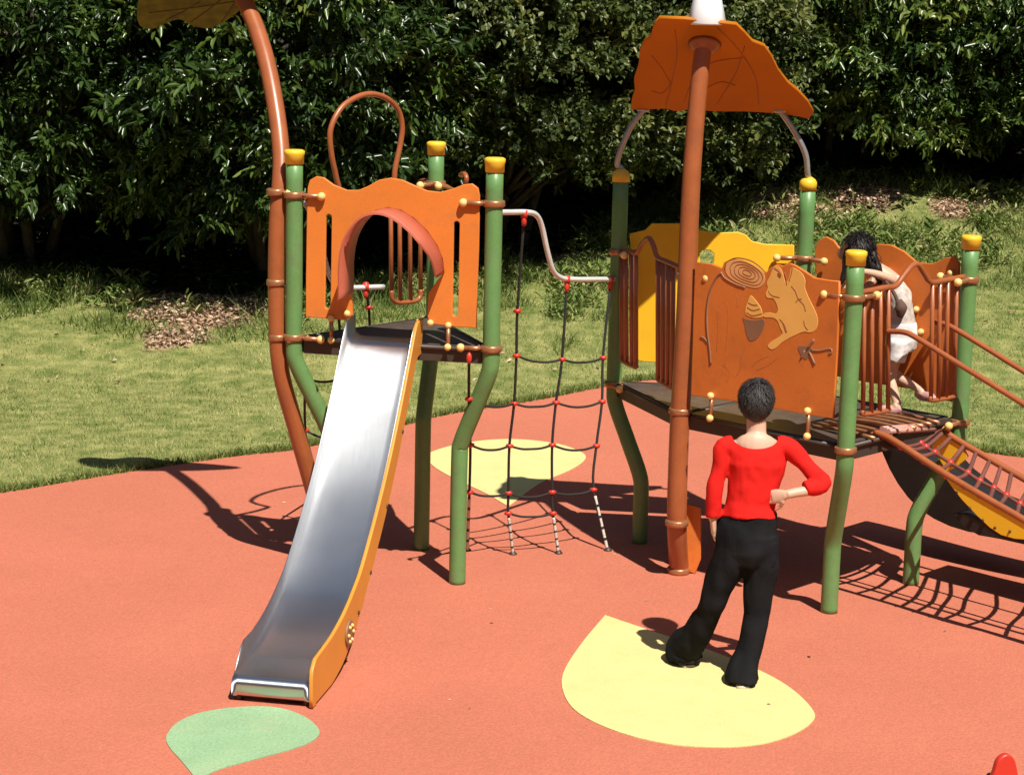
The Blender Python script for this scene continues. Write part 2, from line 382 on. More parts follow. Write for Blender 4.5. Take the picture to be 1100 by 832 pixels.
def post(parent, P, toward, zd, ztop, label=None, cap='cap', drop=.30, z0=None):
    """vertical green tube that bends inwards under the deck; > post_cap, clamp, clamp"""
    d = unit(P, toward) * .24; P = V(P)
    pts = [P + d, P + d + Vector((0, 0, .2)), P + d + Vector((0, 0, zd - .72)), P + d * .93 + Vector((0, 0, zd - .60)), P + d * .5 + Vector((0, 0, zd - .38)), P + d * .07 + Vector((0, 0, zd - .16)),
           P + Vector((0, 0, zd - .04)), P + Vector((0, 0, zd + .3)), P + Vector((0, 0, ztop - .03))]
    bm = bmesh.new(); tube(bm, pts, .051, 20, 6)
    po = obj('post', bm, M_post, parent)
    if label: po['label'] = label
    bm = bmesh.new(); T = P + Vector((0, 0, ztop - .055)); r = .057
    if cap == 'cap': rings(bm, [T, T + Vector((0, 0, .05)), T + Vector((0, 0, .058)), T + Vector((0, 0, .078)), T + Vector((0, 0, .085))], [.056, .058, .062, .062, .05], 16)
    else: rings(bm, [T, T + Vector((0, 0, .05)), T + Vector((0, 0, .07)), T + Vector((0, 0, .085))], [.056, .057, .045, .022], 16)
    obj('post_cap', bm, M_cap, po, True)
    return po
def clamp(parent, P, z, toward=(), r=.058, lug=.12):
    bm = bmesh.new(); P = V(P, z)
    rings(bm, [P + Vector((0, 0, -.02)), P + Vector((0, 0, -.014)), P + Vector((0, 0, .014)), P + Vector((0, 0, .02))], [r, r + .007, r + .007, r], 18)
    for q in toward:
        d = unit(P, q); s = d.cross(Vector((0, 0, 1))); s = s if s.y < 0 else -s
        tube(bm, [P + d * r * .9 + s * .01, P + d * (r + .03) + s * .03, P + d * (r + lug) + s * .03], .015, 10)
        ball(bm, P + d * (r + .02) + s * .022, .016, 1); ball(bm, P + d * (r + .02) - s * .022, .016, 1)
        ball(bm, P + d * (r + lug) + s * .034, .026, 2, mat=1)
    return obj('clamp', bm, [M_clamp, M_bolt], parent)
def bars(parent, A, B, xs_, ytop, ybot, rail, m=M_brn, r=.0135, rail_r=.017, name='guard_rail'):
    """barrier in the vertical plane A-B: bent top rail with groups of upright bars joined at the foot (positions read in the photo)"""
    bd = Board(A, B); bm = bmesh.new()
    tube(bm, [bd.pt(*q) for q in rail], rail_r, 10, 5); gr = obj(name, bm, m, parent)
    for grp in xs_:
        for x in grp: bm = bmesh.new(); tube(bm, [bd.pt(x[0], x[1]), bd.pt(x[2], x[3])], r, 8); obj('bar', bm, m, gr)
        a, b2 = grp[0], grp[-1]; bm = bmesh.new()
        tube(bm, [bd.pt(a[2], a[3] - 3), bd.pt(a[2] + .5, a[3] + 1), bd.pt(b2[2] - .5, b2[3] + 1), bd.pt(b2[2], b2[3] - 3)], r, 8, 3); obj('foot_rail', bm, m, gr)
    return gr

# ================================================================== slide tower (left)
st = thing('slide_tower', V(((LF[0] + RF[0] + BB[0]) / 3, (LF[1] + RF[1] + BB[1]) / 3)), 'triangular slide tower with an orange arched front board and green posts', 'play tower')
cen2 = ((LF[0] + RF[0] + BB[0]) / 3, (LF[1] + RF[1] + BB[1]) / 3)
pLF = post(st, LF, cen2, ZD2, 2.597); pRF = post(st, RF, cen2, ZD2, 2.597); pBB = post(st, BB, cen2, ZD2, 2.597)
clamp(pLF, LF, ZC2, [RF]); clamp(pLF, LF, ZD2, [RF]); clamp(pRF, RF, ZC2, [LF]); clamp(pRF, RF, ZD2, [LF]); clamp(pBB, BB, ZC2, [RF, LF]); clamp(pBB, BB, ZD2 - .02, [RF, LF])
def deck(parent, pts, z, th=.035, skirt=.085):
    c = sum((V(p) for p in pts), Vector()) / len(pts)
    bm = bmesh.new(); ins = [V(p).lerp(c, .07) for p in pts]
    vs = [bm.verts.new(p + Vector((0, 0, z - th))) for p in ins]; f = bm.faces.new(vs)
    e = bmesh.ops.extrude_face_region(bm, geom=[f])
    for v in [q for q in e['geom'] if isinstance(q, bmesh.types.BMVert)]: v.co.z += th
    dk = obj('deck', bm, M_deck, parent)
    for i in range(len(pts)):
        bm = bmesh.new(); a, b2 = ins[i], ins[(i + 1) % len(pts)]; d = (b2 - a); L = d.length; d.normalize(); nn = d.cross(Vector((0, 0, 1)))
        box(bm, (a + b2) / 2 + nn * .012 + Vector((0, 0, z - skirt / 2 - .012)), d * (L - .03), nn * .022, Vector((0, 0, skirt)), bev=.004)
        tube(bm, [a + nn * .03 + d * .04 + Vector((0, 0, z - .012)), b2 + nn * .03 - d * .04 + Vector((0, 0, z - .012))], .014, 8); obj('deck_beam', bm, M_dark, dk)
    return dk
deck(st, [LF, RF, BB], ZD2)

bd = Board(LF, RF, .0)
def cp(cx, cy): return (270 + cx / 3.2, 140 + cy / 3.2)
outer = [(188, 640), (189, 500), (192, 300), (195, 195), (203, 170), (225, 158), (250, 162), (285, 187), (330, 205), (370, 205), (405, 190), (440, 170), (480, 163), (520, 170), (560, 188), (605, 207), (650, 212), (690, 202), (730, 186), (760, 183), (780, 198), (786, 225),
         (783, 400), (777, 560), (775, 678), (700, 674), (618, 664)]
arch = [(606, 640), (610, 560), (640, 515), (664, 490), (658, 440), (640, 396), (605, 345), (560, 302), (515, 274), (472, 265), (430, 274), (395, 303), (368, 345), (352, 395), (346, 450), (346, 560), (352, 630)]
o_out = [bd.uv(*cp(*q)) for q in outer + arch + [(330, 652), (250, 646)]]
def slot(cx0, cy0, cx1, cy1, w=10):
    a = bd.uv(*cp(cx0, cy0)); b2 = bd.uv(*cp(cx1, cy1)); r = w / 3.2 / 180
    L = []
    for k in range(9): t = math.pi * k / 8; L.append((a.x + r * math.cos(t), a.y + r * math.sin(t)))
    for k in range(9): t = math.pi + math.pi * k / 8; L.append((b2.x + r * math.cos(t), b2.y + r * math.sin(t)))
    return L
bm = bd.plate([o_out, slot(268, 298, 264, 602), slot(707, 322, 702, 628)], .022, .004)
pan = obj('arch_board', bm, M_org, st)
# hood: half-round collar standing out from the board
ring = [(346, 562), (346, 500), (346, 450), (352, 395), (368, 345), (395, 303), (430, 274), (472, 265), (515, 274), (560, 302), (605, 345), (640, 396), (658, 440), (664, 492)]
rin = catmull([bd.pt(*cp(*q)) for q in ring], 4); nrm = bd.N
bm = bmesh.new(); cols = []; cmid = sum(rin, Vector()) / len(rin)
for i, p in enumerate(rin):
    s = i / (len(rin) - 1); out = .30 - .10 * max(0, s - .8) / .2; t_ = (cmid - p).normalized() * .012
    cols.append([bm.verts.new(p - nrm * .012), bm.verts.new(p + nrm * out), bm.verts.new(p + t_ + nrm * (out + .003)), bm.verts.new(p + t_ - nrm * .014)])
for a, b2 in zip(cols, cols[1:]):
    for k in range(4): f = bm.faces.new((a[k], a[(k + 1) % 4], b2[(k + 1) % 4], b2[k])); f.smooth = (k in (0, 2))
bm.faces.new(cols[0]); bm.faces.new(cols[-1][::-1])
obj('arch_hood', bm, M_hood, pan)
for q in ((332, 628), (618, 660)):
    bm = bmesh.new(); ball(bm, bd.pt(*cp(*q)) + nrm * .02, .021, 2, mat=1); obj('fixing', bm, [M_clamp, M_bolt], pan)
for q0, q1 in (((278, 645), (283, 716)), ((680, 668), (682, 740))):
    bm = bmesh.new(); a = bd.pt(*cp(*q0)) + nrm * .02; b2 = bd.pt(*cp(*q1)) + nrm * .045; tube(bm, [a, b2], .013, 8); ball(bm, b2 + nrm * .01, .022, 2, mat=1); ball(bm, a + nrm * .004, .021, 2, mat=1); obj('fixing', bm, [M_clamp, M_bolt], pan)

# entry side (left post - rear post): hoop with bars, and rear rail
bdL = Board(LF, BB)
bm = bmesh.new()
tube(bm, [bdL.pt(*q) for q in ((322, 213), (345, 214), (363, 206), (361, 190), (356, 165), (355, 140), (365, 118), (380, 106), (397, 101), (414, 105), (427, 117), (432, 135), (430, 155), (424, 185), (426, 205), (440, 208), (466, 200))], .0175, 12, 6)
hoop = obj('entry_hoop', bm, M_brn, st)
bm = bmesh.new()
for x in (419.5, 429, 440, 451): tube(bm, [bdL.pt(x, 208), bdL.pt(x + 1, 322 if x in (429, 440) else 316)], .014, 8); obj('guard_bar', bm, M_brn, hoop); bm = bmesh.new()
tube(bm, [bdL.pt(420.5, 312), bdL.pt(421.5, 321), bdL.pt(428, 325), bdL.pt(445, 323.5), bdL.pt(451, 319), bdL.pt(452, 311)], .016, 8, 4)
obj('foot_rail', bm, M_brn, hoop)
bdB = Board(RF, BB)
bm = bmesh.new()
tube(bm, [bdB.pt(*q) for q in ((470, 199), (478, 200), (486, 204), (494, 205), (499, 200), (501, 192), (499, 187), (495, 188))], .016, 10, 5)
obj('rear_rail', bm, M_brn, st); bm = bmesh.new()
tube(bm, [bdB.pt(*q) for q in ((470, 197), (455, 194), (449, 199), (446, 210))], .016, 10, 4)
obj('rear_rail', bm, M_brn, st)

# curved brown pole with its leaf canopy
pp = [(350, 575, 12.47), (335, 520, 12.40), (318, 460, 12.33), (303, 405, 12.27), (298, 360, 12.25), (297, 300, 12.25), (298, 240, 12.25), (301, 200, 12.28), (302, 165, 12.36), (296, 115, 12.5), (286, 65, 12.68), (272, 22, 12.86), (255, -12, 13.0), (238, -30, 13.05)]
base = gz(352, 590); pts = [base, base + Vector((-.01, 0, .03))] + [dp(*q) for q in pp]
bm = bmesh.new(); tube(bm, pts, .053, 18, 6)
pole = obj('canopy_pole', bm, M_brn, st)
LC = dp(222, -12, 13.0)
lu = Vector((.97, .18, -.02)).normalized(); lv = Vector((-.15, .82, -.55)); lv = (lv - lu * lv.dot(lu)).normalized(); ln = lu.cross(lv)
def roofpl(x, y): 
    p = pl(x, y, LC, ln) - LC; return (p.dot(lu), p.dot(lv))
lo = smooth_loop([Vector((*roofpl(*q), 0)) for q in ((152, -6), (147, 10), (150, 26), (163, 30), (178, 24), (193, 20), (208, 27), (226, 29), (245, 20), (264, 6), (300, -12), (340, -28), (372, -48), (330, -62), (280, -64), (230, -60), (190, -42), (165, -24))], 5)
bm = plate([[(q.x, q.y) for q in lo]], LC, lu, lv, ln, .02, .004)
cup = obj('leaf_canopy', bm, M_leafc, pole)
bm = bmesh.new()
for a, b2 in (((262, 0), (160, 14)), ((240, -2), (205, 24)), ((215, 2), (178, 22)), ((258, -6), (238, 24))):
    A = pl(*a, LC - ln * .011, ln); B_ = pl(*b2, LC - ln * .011, ln); tube(bm, [A, A.lerp(B_, .5) + lv * .01, B_], .004, 6, 3); obj('leaf_vein', bm, M_cvein, cup); bm = bmesh.new()
bm.free()
for px, tow in (((297, 206), LF), ((297, 303), None), ((299, 362), LF)):
    c = dp(*px, 12.25); clamp(pole, c, c.z, [tow] if tow else [], .055, .05)

# ================================================================== slide
T0 = bd.pt(413, 349); dirn = (gz(290, 758) - Vector((T0.x, T0.y, 0))); dirn.z = 0; SL = dirn.length; dirn.normalize(); sidev = Vector((0, 0, 1)).cross(dirn)   # sidev points to the slide's left looking down
T0 = Vector((T0.x, T0.y, 0))
prof = [(-.10, 1.515), (.02, 1.515), (.085, 1.508), (.125, 1.482), (.19, 1.41), (.4, 1.155), (.7, .835), (1.0, .575), (1.3, .355), (1.45, .278), (1.6, .218), (1.72, .182), (1.85, .155), (1.95, .143), (SL - .07, .14), (SL - .03, .134), (SL - .006, .115), (SL, .085), (SL - .004, .05), (SL - .03, .028)]
pf = [Vector((a, b2, 0)) for a, b2 in prof]; pf = catmull(pf, 5)
HW = .205
def sp(d, z, s): return T0 + dirn * d + sidev * s + Vector((0, 0, z))
sl = thing('slide', T0 + dirn * SL * .9, 'shiny stainless steel slide with amber side boards running down to the red ground', 'slide')
bm = bmesh.new(); prev = None; uvl = bm.loops.layers.uv.new('UVMap')
WIDTHS = [(-HW, .128), (-HW, .03), (-HW + .03, .004), (-HW + .06, 0), (0, 0), (HW - .06, 0), (HW - .03, .004), (HW, .03), (HW, .128)]
for i, q in enumerate(pf):
    end = max(0, min(1, (SL - .06 - q.x) / .12)); st_ = max(0, min(1, (q.x + .10) / .10))
    row = [bm.verts.new(sp(q.x, q.y + h * end, s)) for s, h in WIDTHS]
    if prev:
        for k in range(len(row) - 1): f = bm.faces.new((prev[k], row[k], row[k + 1], prev[k + 1])); f.smooth = True
        for lp, uv_ in zip(f.loops, ((k / 8, (i - 1) / 90), (k / 8, i / 90), ((k + 1) / 8, i / 90), ((k + 1) / 8, (i - 1) / 90))): lp[uvl].uv = uv_
    prev = row
me = bpy.data.meshes.new('b'); bm.to_mesh(me); bm.free(); tmp = bpy.data.objects.new('b', me); COL.objects.link(tmp)
md = tmp.modifiers.new('s', 'SOLIDIFY'); md.thickness = .004; md.offset = -1
bedme = bake(tmp); link('slide_bed', bedme, M_steel, sl, True)
# side boards
def sideboard(sgn):
    up = []; dn = []
    for q in pf:
        if q.x > SL - (.045 if sgn > 0 else .30): continue
        h = (.135 if q.x < SL - .35 else .135 - .02 * ((q.x - SL + .35) / .3)) - (.115 if sgn < 0 else 0)
        up.append((q.x, q.y + h))
        dn.append((q.x, max(q.y - .075 - .05 * max(0, min(1, (q.x - 1.2) / .5)), .02)))
    up += [(SL + .005, .215), (SL + .018, .17), (SL + .02, .06), (SL + .01, .014), (SL - .06, .010)] if sgn > 0 else [(SL - .28, .12)]
    up = [(a, b2) for a, b2 in up if a > -.05]; dn = [(a, b2) for a, b2 in dn if a > -.02]
    L = up + dn[::-1]
    return plate([L], T0 + sidev * sgn * (HW + .014), dirn, Vector((0, 0, 1)), sidev, .02, .004)
for s in (1, -1):
    sbd = obj('side_board', sideboard(s), M_slide, sl)
    for d, z in ((.45, 1.06), (.8, .70), (1.15, .41), (1.4, .255)):
        bm = bmesh.new(); c = sp(d, z, s * (HW + .024)); rings(bm, [c, c + sidev * s * .006], .011, 10); obj('side_bolt', bm, M_dark, sbd, True)
    bm = bmesh.new(); c0 = sp(1.60, .20, s * (HW + .022))
    rings(bm, [c0, c0 + sidev * s * .012, c0 + sidev * s * .014], [.072, .072, .066], 20)
    for k in range(6):
        a = k * math.pi / 3; c = c0 + dirn * .045 * math.cos(a) + Vector((0, 0, .045 * math.sin(a))); ball(bm, c + sidev * s * .016, .012, 1, mat=1)
    obj('access_plate', bm, [M_gline, M_bolt], sbd)
    bm = bmesh.new(); tube(bm, [sp(SL - .05, .0, s * .18), sp(SL - .05, .08, s * .18)], .022, 10); obj('foot', bm, M_dark, sl)
    bm = bmesh.new(); tube(bm, [sp(1.5, .0, s * .17), sp(1.5, .22, s * .17)], .022, 10); obj('foot', bm, M_dark, sl)
bm = bmesh.new(); tube(bm, [sp(1.5, .21, -.19), sp(1.5, .21, .19)], .02, 10); obj('foot_bar', bm, M_dark, sl)

# ================================================================== rope nets
def net(name, label, ropes, rows, rail, rail_pts, knots_big=(), rr=.0085):
    """ropes: list of (top world point, foot world point, [photo positions of the joints]); rows: index lists joined by sagging rungs"""
    root = thing(name, ropes[0][1], label, 'rope net')
    if rail_pts:
        bm = bmesh.new(); tube(bm, rail_pts, .0165, 12, 6); e = rail_pts[-1]
        obj('net_rail', bm, M_grey, root)
    J = []
    for T, G, px in ropes:
        js = []
        for (x, y) in px:
            # depth along the straight line T-G at this picture height
            best = min((abs(((T.lerp(G, k / 60) - CAM).dot(_U) / (T.lerp(G, k / 60) - CAM).dot(_F)) * -F_PX + 416 - y), k) for k in range(61))[1] / 60
            js.append(dp(x, y, T.lerp(G, best).y))
        bm = bmesh.new(); path = [T] + js + [G]; tube(bm, path, rr, 8, 4)
        ro = obj('rope', bm, M_rope, root)
        if js:
            a = js[-1]; bm = bmesh.new(); pp = [a.lerp(G, .10 + k * .045) for k in range(21)]
            rings(bm, pp, rr * 1.2, 8); bm.faces.ensure_lookup_table()
            for k, f in enumerate(bm.faces): f.material_index = 1 if (k // 8) % 4 == 3 else 0
            obj('pale_strand', bm, [M_pale, M_rope], ro)
            for i, j in enumerate(js):
                bm = bmesh.new(); ball(bm, j, .022, 1, (1.35, .9, .85)); obj('joint', bm, M_red, ro)
            bm = bmesh.new(); ball(bm, T + Vector((0, 0, -.03)), .017, 2, (1, 1, 2)); obj('joint', bm, M_red, ro)
            bm = bmesh.new(); rings(bm, [G + Vector((0, 0, .002)), G + Vector((0, 0, .012)), G + Vector((0, 0, .03))], [.028, .026, .011], 12); obj('ground_anchor', bm, M_dark, ro)
        J.append(js)
    for i, row in enumerate(rows):
        bm = bmesh.new()
        for (ra, ja), (rb, jb) in zip(row, row[1:]):
            A, B_ = J[ra][ja], J[rb][jb]; m = A.lerp(B_, .5) - Vector((0, 0, .022 + .02 * random.random()))
            tube(bm, [A, A.lerp(m, .55) - Vector((0, 0, .008)), m, B_.lerp(m, .5) - Vector((0, 0, .008)), B_], rr * .9, 8, 3)
        obj('rung', bm, M_rope, root)
    return root
def cq(x, y): return (480 + x / 1.98, 200 + y / 1.98)
bdN = Board(RF, LL)
rail_px = [(531, 228), (548, 228), (566, 228), (576, 231), (582, 243), (588, 270), (594, 290), (602, 298), (615, 300), (645, 300), (682, 300)]
ropes = [(bdN.pt(504, 379), gz(502, 592), [cq(47, 452), cq(50, 550), cq(48, 650)]),
         (bdN.pt(563, 232), gz(551, 596), [cq(150, 265), cq(148, 360), cq(143, 462), cq(133, 552), cq(131, 652), (546, 551)]),
         (bdN.pt(609, 303), gz(600, 595), [cq(245, 368), cq(232, 460), cq(224, 550), cq(224, 650), (594, 551)]),
         (bdN.pt(656, 303), gz(653, 592), [cq(332, 365), cq(330, 458), cq(318, 552), cq(312, 645)])]
n1 = net('rope_net', 'black rope climbing net with red joints between the slide and the roofed tower', ropes,
    [[(1, 1), (2, 0), (3, 0)], [(0, 0), (1, 2), (2, 1), (3, 1)], [(0, 1), (1, 3), (2, 2), (3, 2)], [(0, 2), (1, 4), (2, 3), (3, 3)], [(1, 5), (2, 4)]],
    None, [bdN.pt(*q) for q in rail_px])
bm = bmesh.new()
for p in (bdN.pt(563, 230), bdN.pt(609, 300), bdN.pt(656, 300)):
    bm = bmesh.new(); tube(bm, [p + Vector((-.02, 0, 0)), p + Vector((.02, 0, 0))], .024, 10); tube(bm, [p, p - Vector((0, 0, .07))], .014, 8); obj('rope_clip', bm, M_red, n1)
bm = bmesh.new(); e = bdN.pt(680, 300); tube(bm, [e, bdN.pt(684, 300)], .023, 12); obj('rail_end', bm, M_grey, n1)

bdM = Board(LF, BB)
r2 = [(318, 214), (330, 222), (342, 250), (352, 290), (362, 307), (375, 309), (412, 308)]
def og(x, y): return gz(x, y)
ropes2 = [(bdM.pt(321, 366), og(336, 536), [(327, 405), (328, 462)]),
          (bdM.pt(362, 310), og(372, 560), [(366, 372), (368, 405), (367, 465), (370, 520)]),
          (bdM.pt(393, 310), og(400, 552), [(396, 330), (398, 372), (399, 430), (400, 500)])]
n2 = net('rope_net', 'dark rope net under the slide tower entry, mostly hidden behind the slide', ropes2,
    [[(0, 0), (1, 1)], [(0, 1), (1, 2), (2, 2)], [(1, 3), (2, 3)], [(1, 0), (2, 1)]], None, [bdM.pt(*q) for q in r2])
bm = bmesh.new(); p = bdM.pt(393, 308); tube(bm, [p + Vector((-.02, 0, .0)), p + Vector((.02, 0, 0))], .026, 10); tube(bm, [p + Vector((0, 0, .03)), p - Vector((0, 0, .06))], .014, 8); obj('rope_clip', bm, M_red, n2)

# ================================================================== roofed tower (right)
rt = thing('roofed_tower', V(((FL[0] + RR[0]) / 2, (FL[1] + RR[1]) / 2)), 'roofed play tower with an orange squirrel board and a brown tree pole', 'play tower')
csq = ((FL[0] + RR[0]) / 2, (FL[1] + RR[1]) / 2); ctr = ((FL[0] + BR[0] + LL[0]) / 3, (FL[1] + BR[1] + LL[1]) / 3)
pFR = post(rt, FR, csq, ZD, 2.164); pRR = post(rt, RR, csq, ZD, 2.164)
bdx = Board(FL, BR)
ztL = dp(663, 186, LL[1]).z; ztB = dp(868, 195, BR[1]).z
pLL = post(rt, LL, ctr, ZD, ztL, cap='collar'); pBR = post(rt, BR, ctr, ZD, ztB, cap='collar')
clamp(pFR, FR, ZC, [FL, RR]); clamp(pFR, FR, ZD - .02, []); clamp(pRR, RR, ZC, [BR, FR]); clamp(pRR, RR, ZD - .02, [FR])
clamp(pBR, BR, ZC, [RR, LL]); clamp(pBR, BR, ZD - .02, [RR]); clamp(pLL, LL, ZC, [FL]); clamp(pLL, LL, ZD - .02, [FL])
dk = deck(rt, [FL, FR, RR, BR], ZD); deck(rt, [FL, BR, LL], ZD - .002)
e_ = unit(FR, RR)
for k in range(9):
    bm = bmesh.new()
    a = V(FR, ZD + .012).lerp(V(RR, ZD + .012), .22 + .07 * k); tube(bm, [a - unit(FL, FR) * .42, a - unit(FL, FR) * .2 + Vector((0, 0, .012)), a + unit(FL, FR) * .02], .011, 8, 3); obj('deck_slat', bm, M_clamp, dk)
# tree pole
tp = [(727, 560, 12.32), (729, 480, 12.30), (732, 420, 12.29), (737, 330, 12.27), (740, 250, 12.29), (743.5, 180, 12.31), (749, 110, 12.35), (754, 62, 12.385), (757, 44, 12.395)]
b0 = gz(729, 616); tpts = [b0, b0 + Vector((0, 0, .05))] + [dp(*q) for q in tp]
bm = bmesh.new(); rad = [.062, .062] + [.062, .061, .06, .058, .057, .055, .053, .052, .052]
cpts = catmull(tpts, 5); rr_ = [np.interp(i, np.arange(len(rad)) * 5, rad) for i in range(len(cpts))]
rings(bm, cpts, [float(q) for q in rr_], 20)
tpole = obj('tree_pole', bm, M_brn, rt)
for y_ in (295, 441, 561, 612):
    x_ = float(np.interp(y_, [44, 62, 110, 180, 250, 330, 420, 480, 560, 616], [757, 754, 749, 743.5, 740, 737, 732, 729, 727, 729])); c = dp(x_, y_, b0.y if y_ > 600 else 12.30); clamp(tpole, c, c.z, [FR] if y_ == 295 else [], .066, .11)
fl = dp(757, 46, 12.2); 
# roof
Pa = dp(757, 47, 12.40); Pb = dp(690, 119, 13.22); Pc = dp(840, 121, 13.04)
rn = (Pb - Pa).cross(Pc - Pa).normalized(); rn = rn if rn.z > 0 else -rn
ru = (Pc - Pb).normalized(); rv = rn.cross(ru)
def rp_(x, y): p = pl(x, y, Pa, rn) - Pa; return (p.dot(ru), p.dot(rv))
rout = [(708, 20), (735, 21), (765, 24), (791, 27), (800, 36), (808, 45), (821, 50), (828, 60), (836, 76), (846, 89), (857, 98), (868, 110), (874, 121), (869, 128), (856, 125), (838, 122), (800, 120), (768, 120), (740, 118), (727, 120), (715, 117), (690, 118), (677, 118), (679, 106), (682, 98), (681, 85), (686, 70), (687, 55), (692, 45), (699, 40), (702, 28)]
bm = plate([[rp_(*q) for q in rout]], Pa + rn * .011, ru, rv, rn, .022, .003)
roof = obj('roof', bm, M_roof, rt)
bm = bmesh.new()
def under(x, y): return pl(x, y, Pa - rn * .001, rn)
for L in ([(725, 32), (727, 60), (720, 95), (715, 114)], [(700, 60), (712, 75), (720, 90)], [(745, 78), (770, 66), (800, 62)], [(770, 112), (790, 80), (800, 50)], [(815, 112), (812, 85), (800, 62)], [(700, 98), (712, 100), (722, 88)], [(758, 95), (775, 88), (790, 92)], [(770, 30), (785, 44), (800, 62)], [(735, 110), (742, 92), (757, 84)]):
    bm = bmesh.new(); tube(bm, [under(*q) for q in L], .0032, 5, 4); obj('engraved_vein', bm, M_vein, roof)
bm = bmesh.new(); rings(bm, [Pa - rn * .05, Pa - rn * .02, Pa - rn * .004], [.058, .09, .10], 18); obj('pole_flange', bm, M_brn, tpole, True)
for P0, px, nm in ((V(LL, ztL), [(663, 176), (667, 160), (678, 136), (691, 118)], 'x'), (V(BR, ztB), [(867.5, 186), (865, 165), (853, 141), (838, 119)], 'y')):
    q_end = (Pb if nm == 'x' else Pc); n_ = len(px); pts = [P0 - Vector((0, 0, .02)), P0 + Vector((0, 0, .03))]
    for i, q in enumerate(px): pts.append(dp(*q, P0.y + (q_end.y - P0.y) * ((i + 1) / n_) ** 1.3))
    bm = bmesh.new(); tube(bm, pts, .0185, 12, 6); ball(bm, pts[-1], .03, 2, (1.5, 1, .6)); obj('roof_tube', bm, M_tube, rt)
# white flower-like finial standing on the roof's front edge
q0 = pl(759, 27, Pa + rn * .024, rn); bm = bmesh.new()
rings(bm, [q0, q0 + Vector((0, 0, .01)), q0 + Vector((0, .0, .09)), q0 + Vector((0, 0, .16)), q0 + Vector((0, 0, .22))], [(.112, .10), (.116, .104), (.098, .088), (.082, .074), (.04, .035)], 8)
fin = obj('roof_finial', bm, M_white, rt)

# squirrel board
bf = Board(FL, FR, .03)
def sq(x, y): return (740 + x / 5.94, 260 + y / 5.94)
def s6(x, y): return (640 + x / 3.2, 230 + y / 3.2)
outl = [s6(*q) for q in ((345, 165), (400, 170), (436, 186), (444, 165), (470, 152), (505, 158), (545, 178), (583, 206), (600, 186), (625, 172), (645, 178), (668, 168), (690, 176), (720, 195), (755, 218), (800, 226), (840, 230), (838, 330), (832, 480), (825, 600), (818, 702), (740, 690), (600, 664), (470, 640), (330, 622), (334, 500), (338, 350), (342, 230))]
L0 = [bf.uv(*q) for q in outl]
bm = bf.plate([L0], .02, .004)
def inlay(pxs, mi, n=4, th=.004, out=.0100):
    L = smooth_loop([Vector((*bf.uv(*sq(*q)), 0)) for q in pxs], n) if n else [Vector((*bf.uv(*sq(*q)), 0)) for q in pxs]
    merge(bm, bf.plate([[(q.x, q.y) for q in L]], th, .0008, out), mi)
def line(pxs, r, mi, out=.0095):
    tube(bm, [bf.pt(*sq(*q), out) for q in pxs], r, 6, 4, mat=mi)
inlay([(240, 150), (265, 118), (320, 108), (380, 124), (440, 158), (485, 200), (492, 245), (470, 280), (430, 292), (370, 278), (300, 248), (250, 205)], 2)
for k in (.82, .62, .42, .22):
    cx, cy = 375, 195; ringp = [(cx + (x - cx) * k, cy + (y - cy) * k) for x, y in ((240, 150), (265, 118), (320, 108), (380, 124), (440, 158), (485, 200), (492, 245), (470, 280), (430, 292), (370, 278), (300, 248), (250, 205), (240, 150))]
    line(ringp, .0022, 3, .0118)
line([(232, 170), (245, 128), (290, 104), (340, 104), (400, 122), (450, 155), (490, 195)], .004, 3)
# squirrel: body with head, tail, arm and foot
inlay([(560, 150), (590, 165), (608, 200), (622, 250), (640, 240), (650, 205), (660, 165), (690, 170), (730, 200), (750, 245), (748, 290), (770, 350), (800, 410), (825, 470), (830, 520), (815, 560), (780, 575), (740, 570), (690, 590), (640, 615), (600, 640), (560, 675), (530, 682), (512, 660), (530, 635), (570, 610), (605, 580), (590, 545), (572, 500), (540, 480), (490, 478), (485, 455), (520, 448), (560, 455), (575, 430), (565, 390), (545, 358), (510, 355), (498, 330), (510, 290), (505, 255), (525, 215), (540, 175)], 1, 4)
inlay([(400, 340), (425, 360), (448, 390), (468, 420), (475, 450), (480, 475), (430, 482), (385, 470), (368, 450), (372, 410), (385, 375)], 1, 4)
inlay([(350, 480), (385, 492), (430, 498), (480, 490), (492, 510), (478, 560), (450, 605), (415, 628), (390, 620), (370, 570), (362, 520)], 4, 4)
for L in ([(380, 385), (410, 400), (440, 400)], [(374, 415), (410, 435), (455, 425)], [(370, 448), (410, 468), (470, 455)], [(655, 280), (680, 310), (700, 360), (735, 400), (745, 440)], [(683, 385), (700, 365), (722, 362)], [(610, 195), (622, 235), (625, 275)], [(640, 250), (655, 200), (662, 160)], [(510, 310), (520, 330), (545, 345), (580, 352)], [(580, 490), (600, 515), (615, 560), (625, 575), (612, 530), (590, 500)], [(545, 165), (575, 185), (590, 210), (582, 230)], [(760, 560), (740, 530), (735, 500)]):
    line(L, .0026, 3, .0114)
inlay([(575, 195), (592, 205), (588, 225), (575, 215)], 3, 3, .004, .0112)
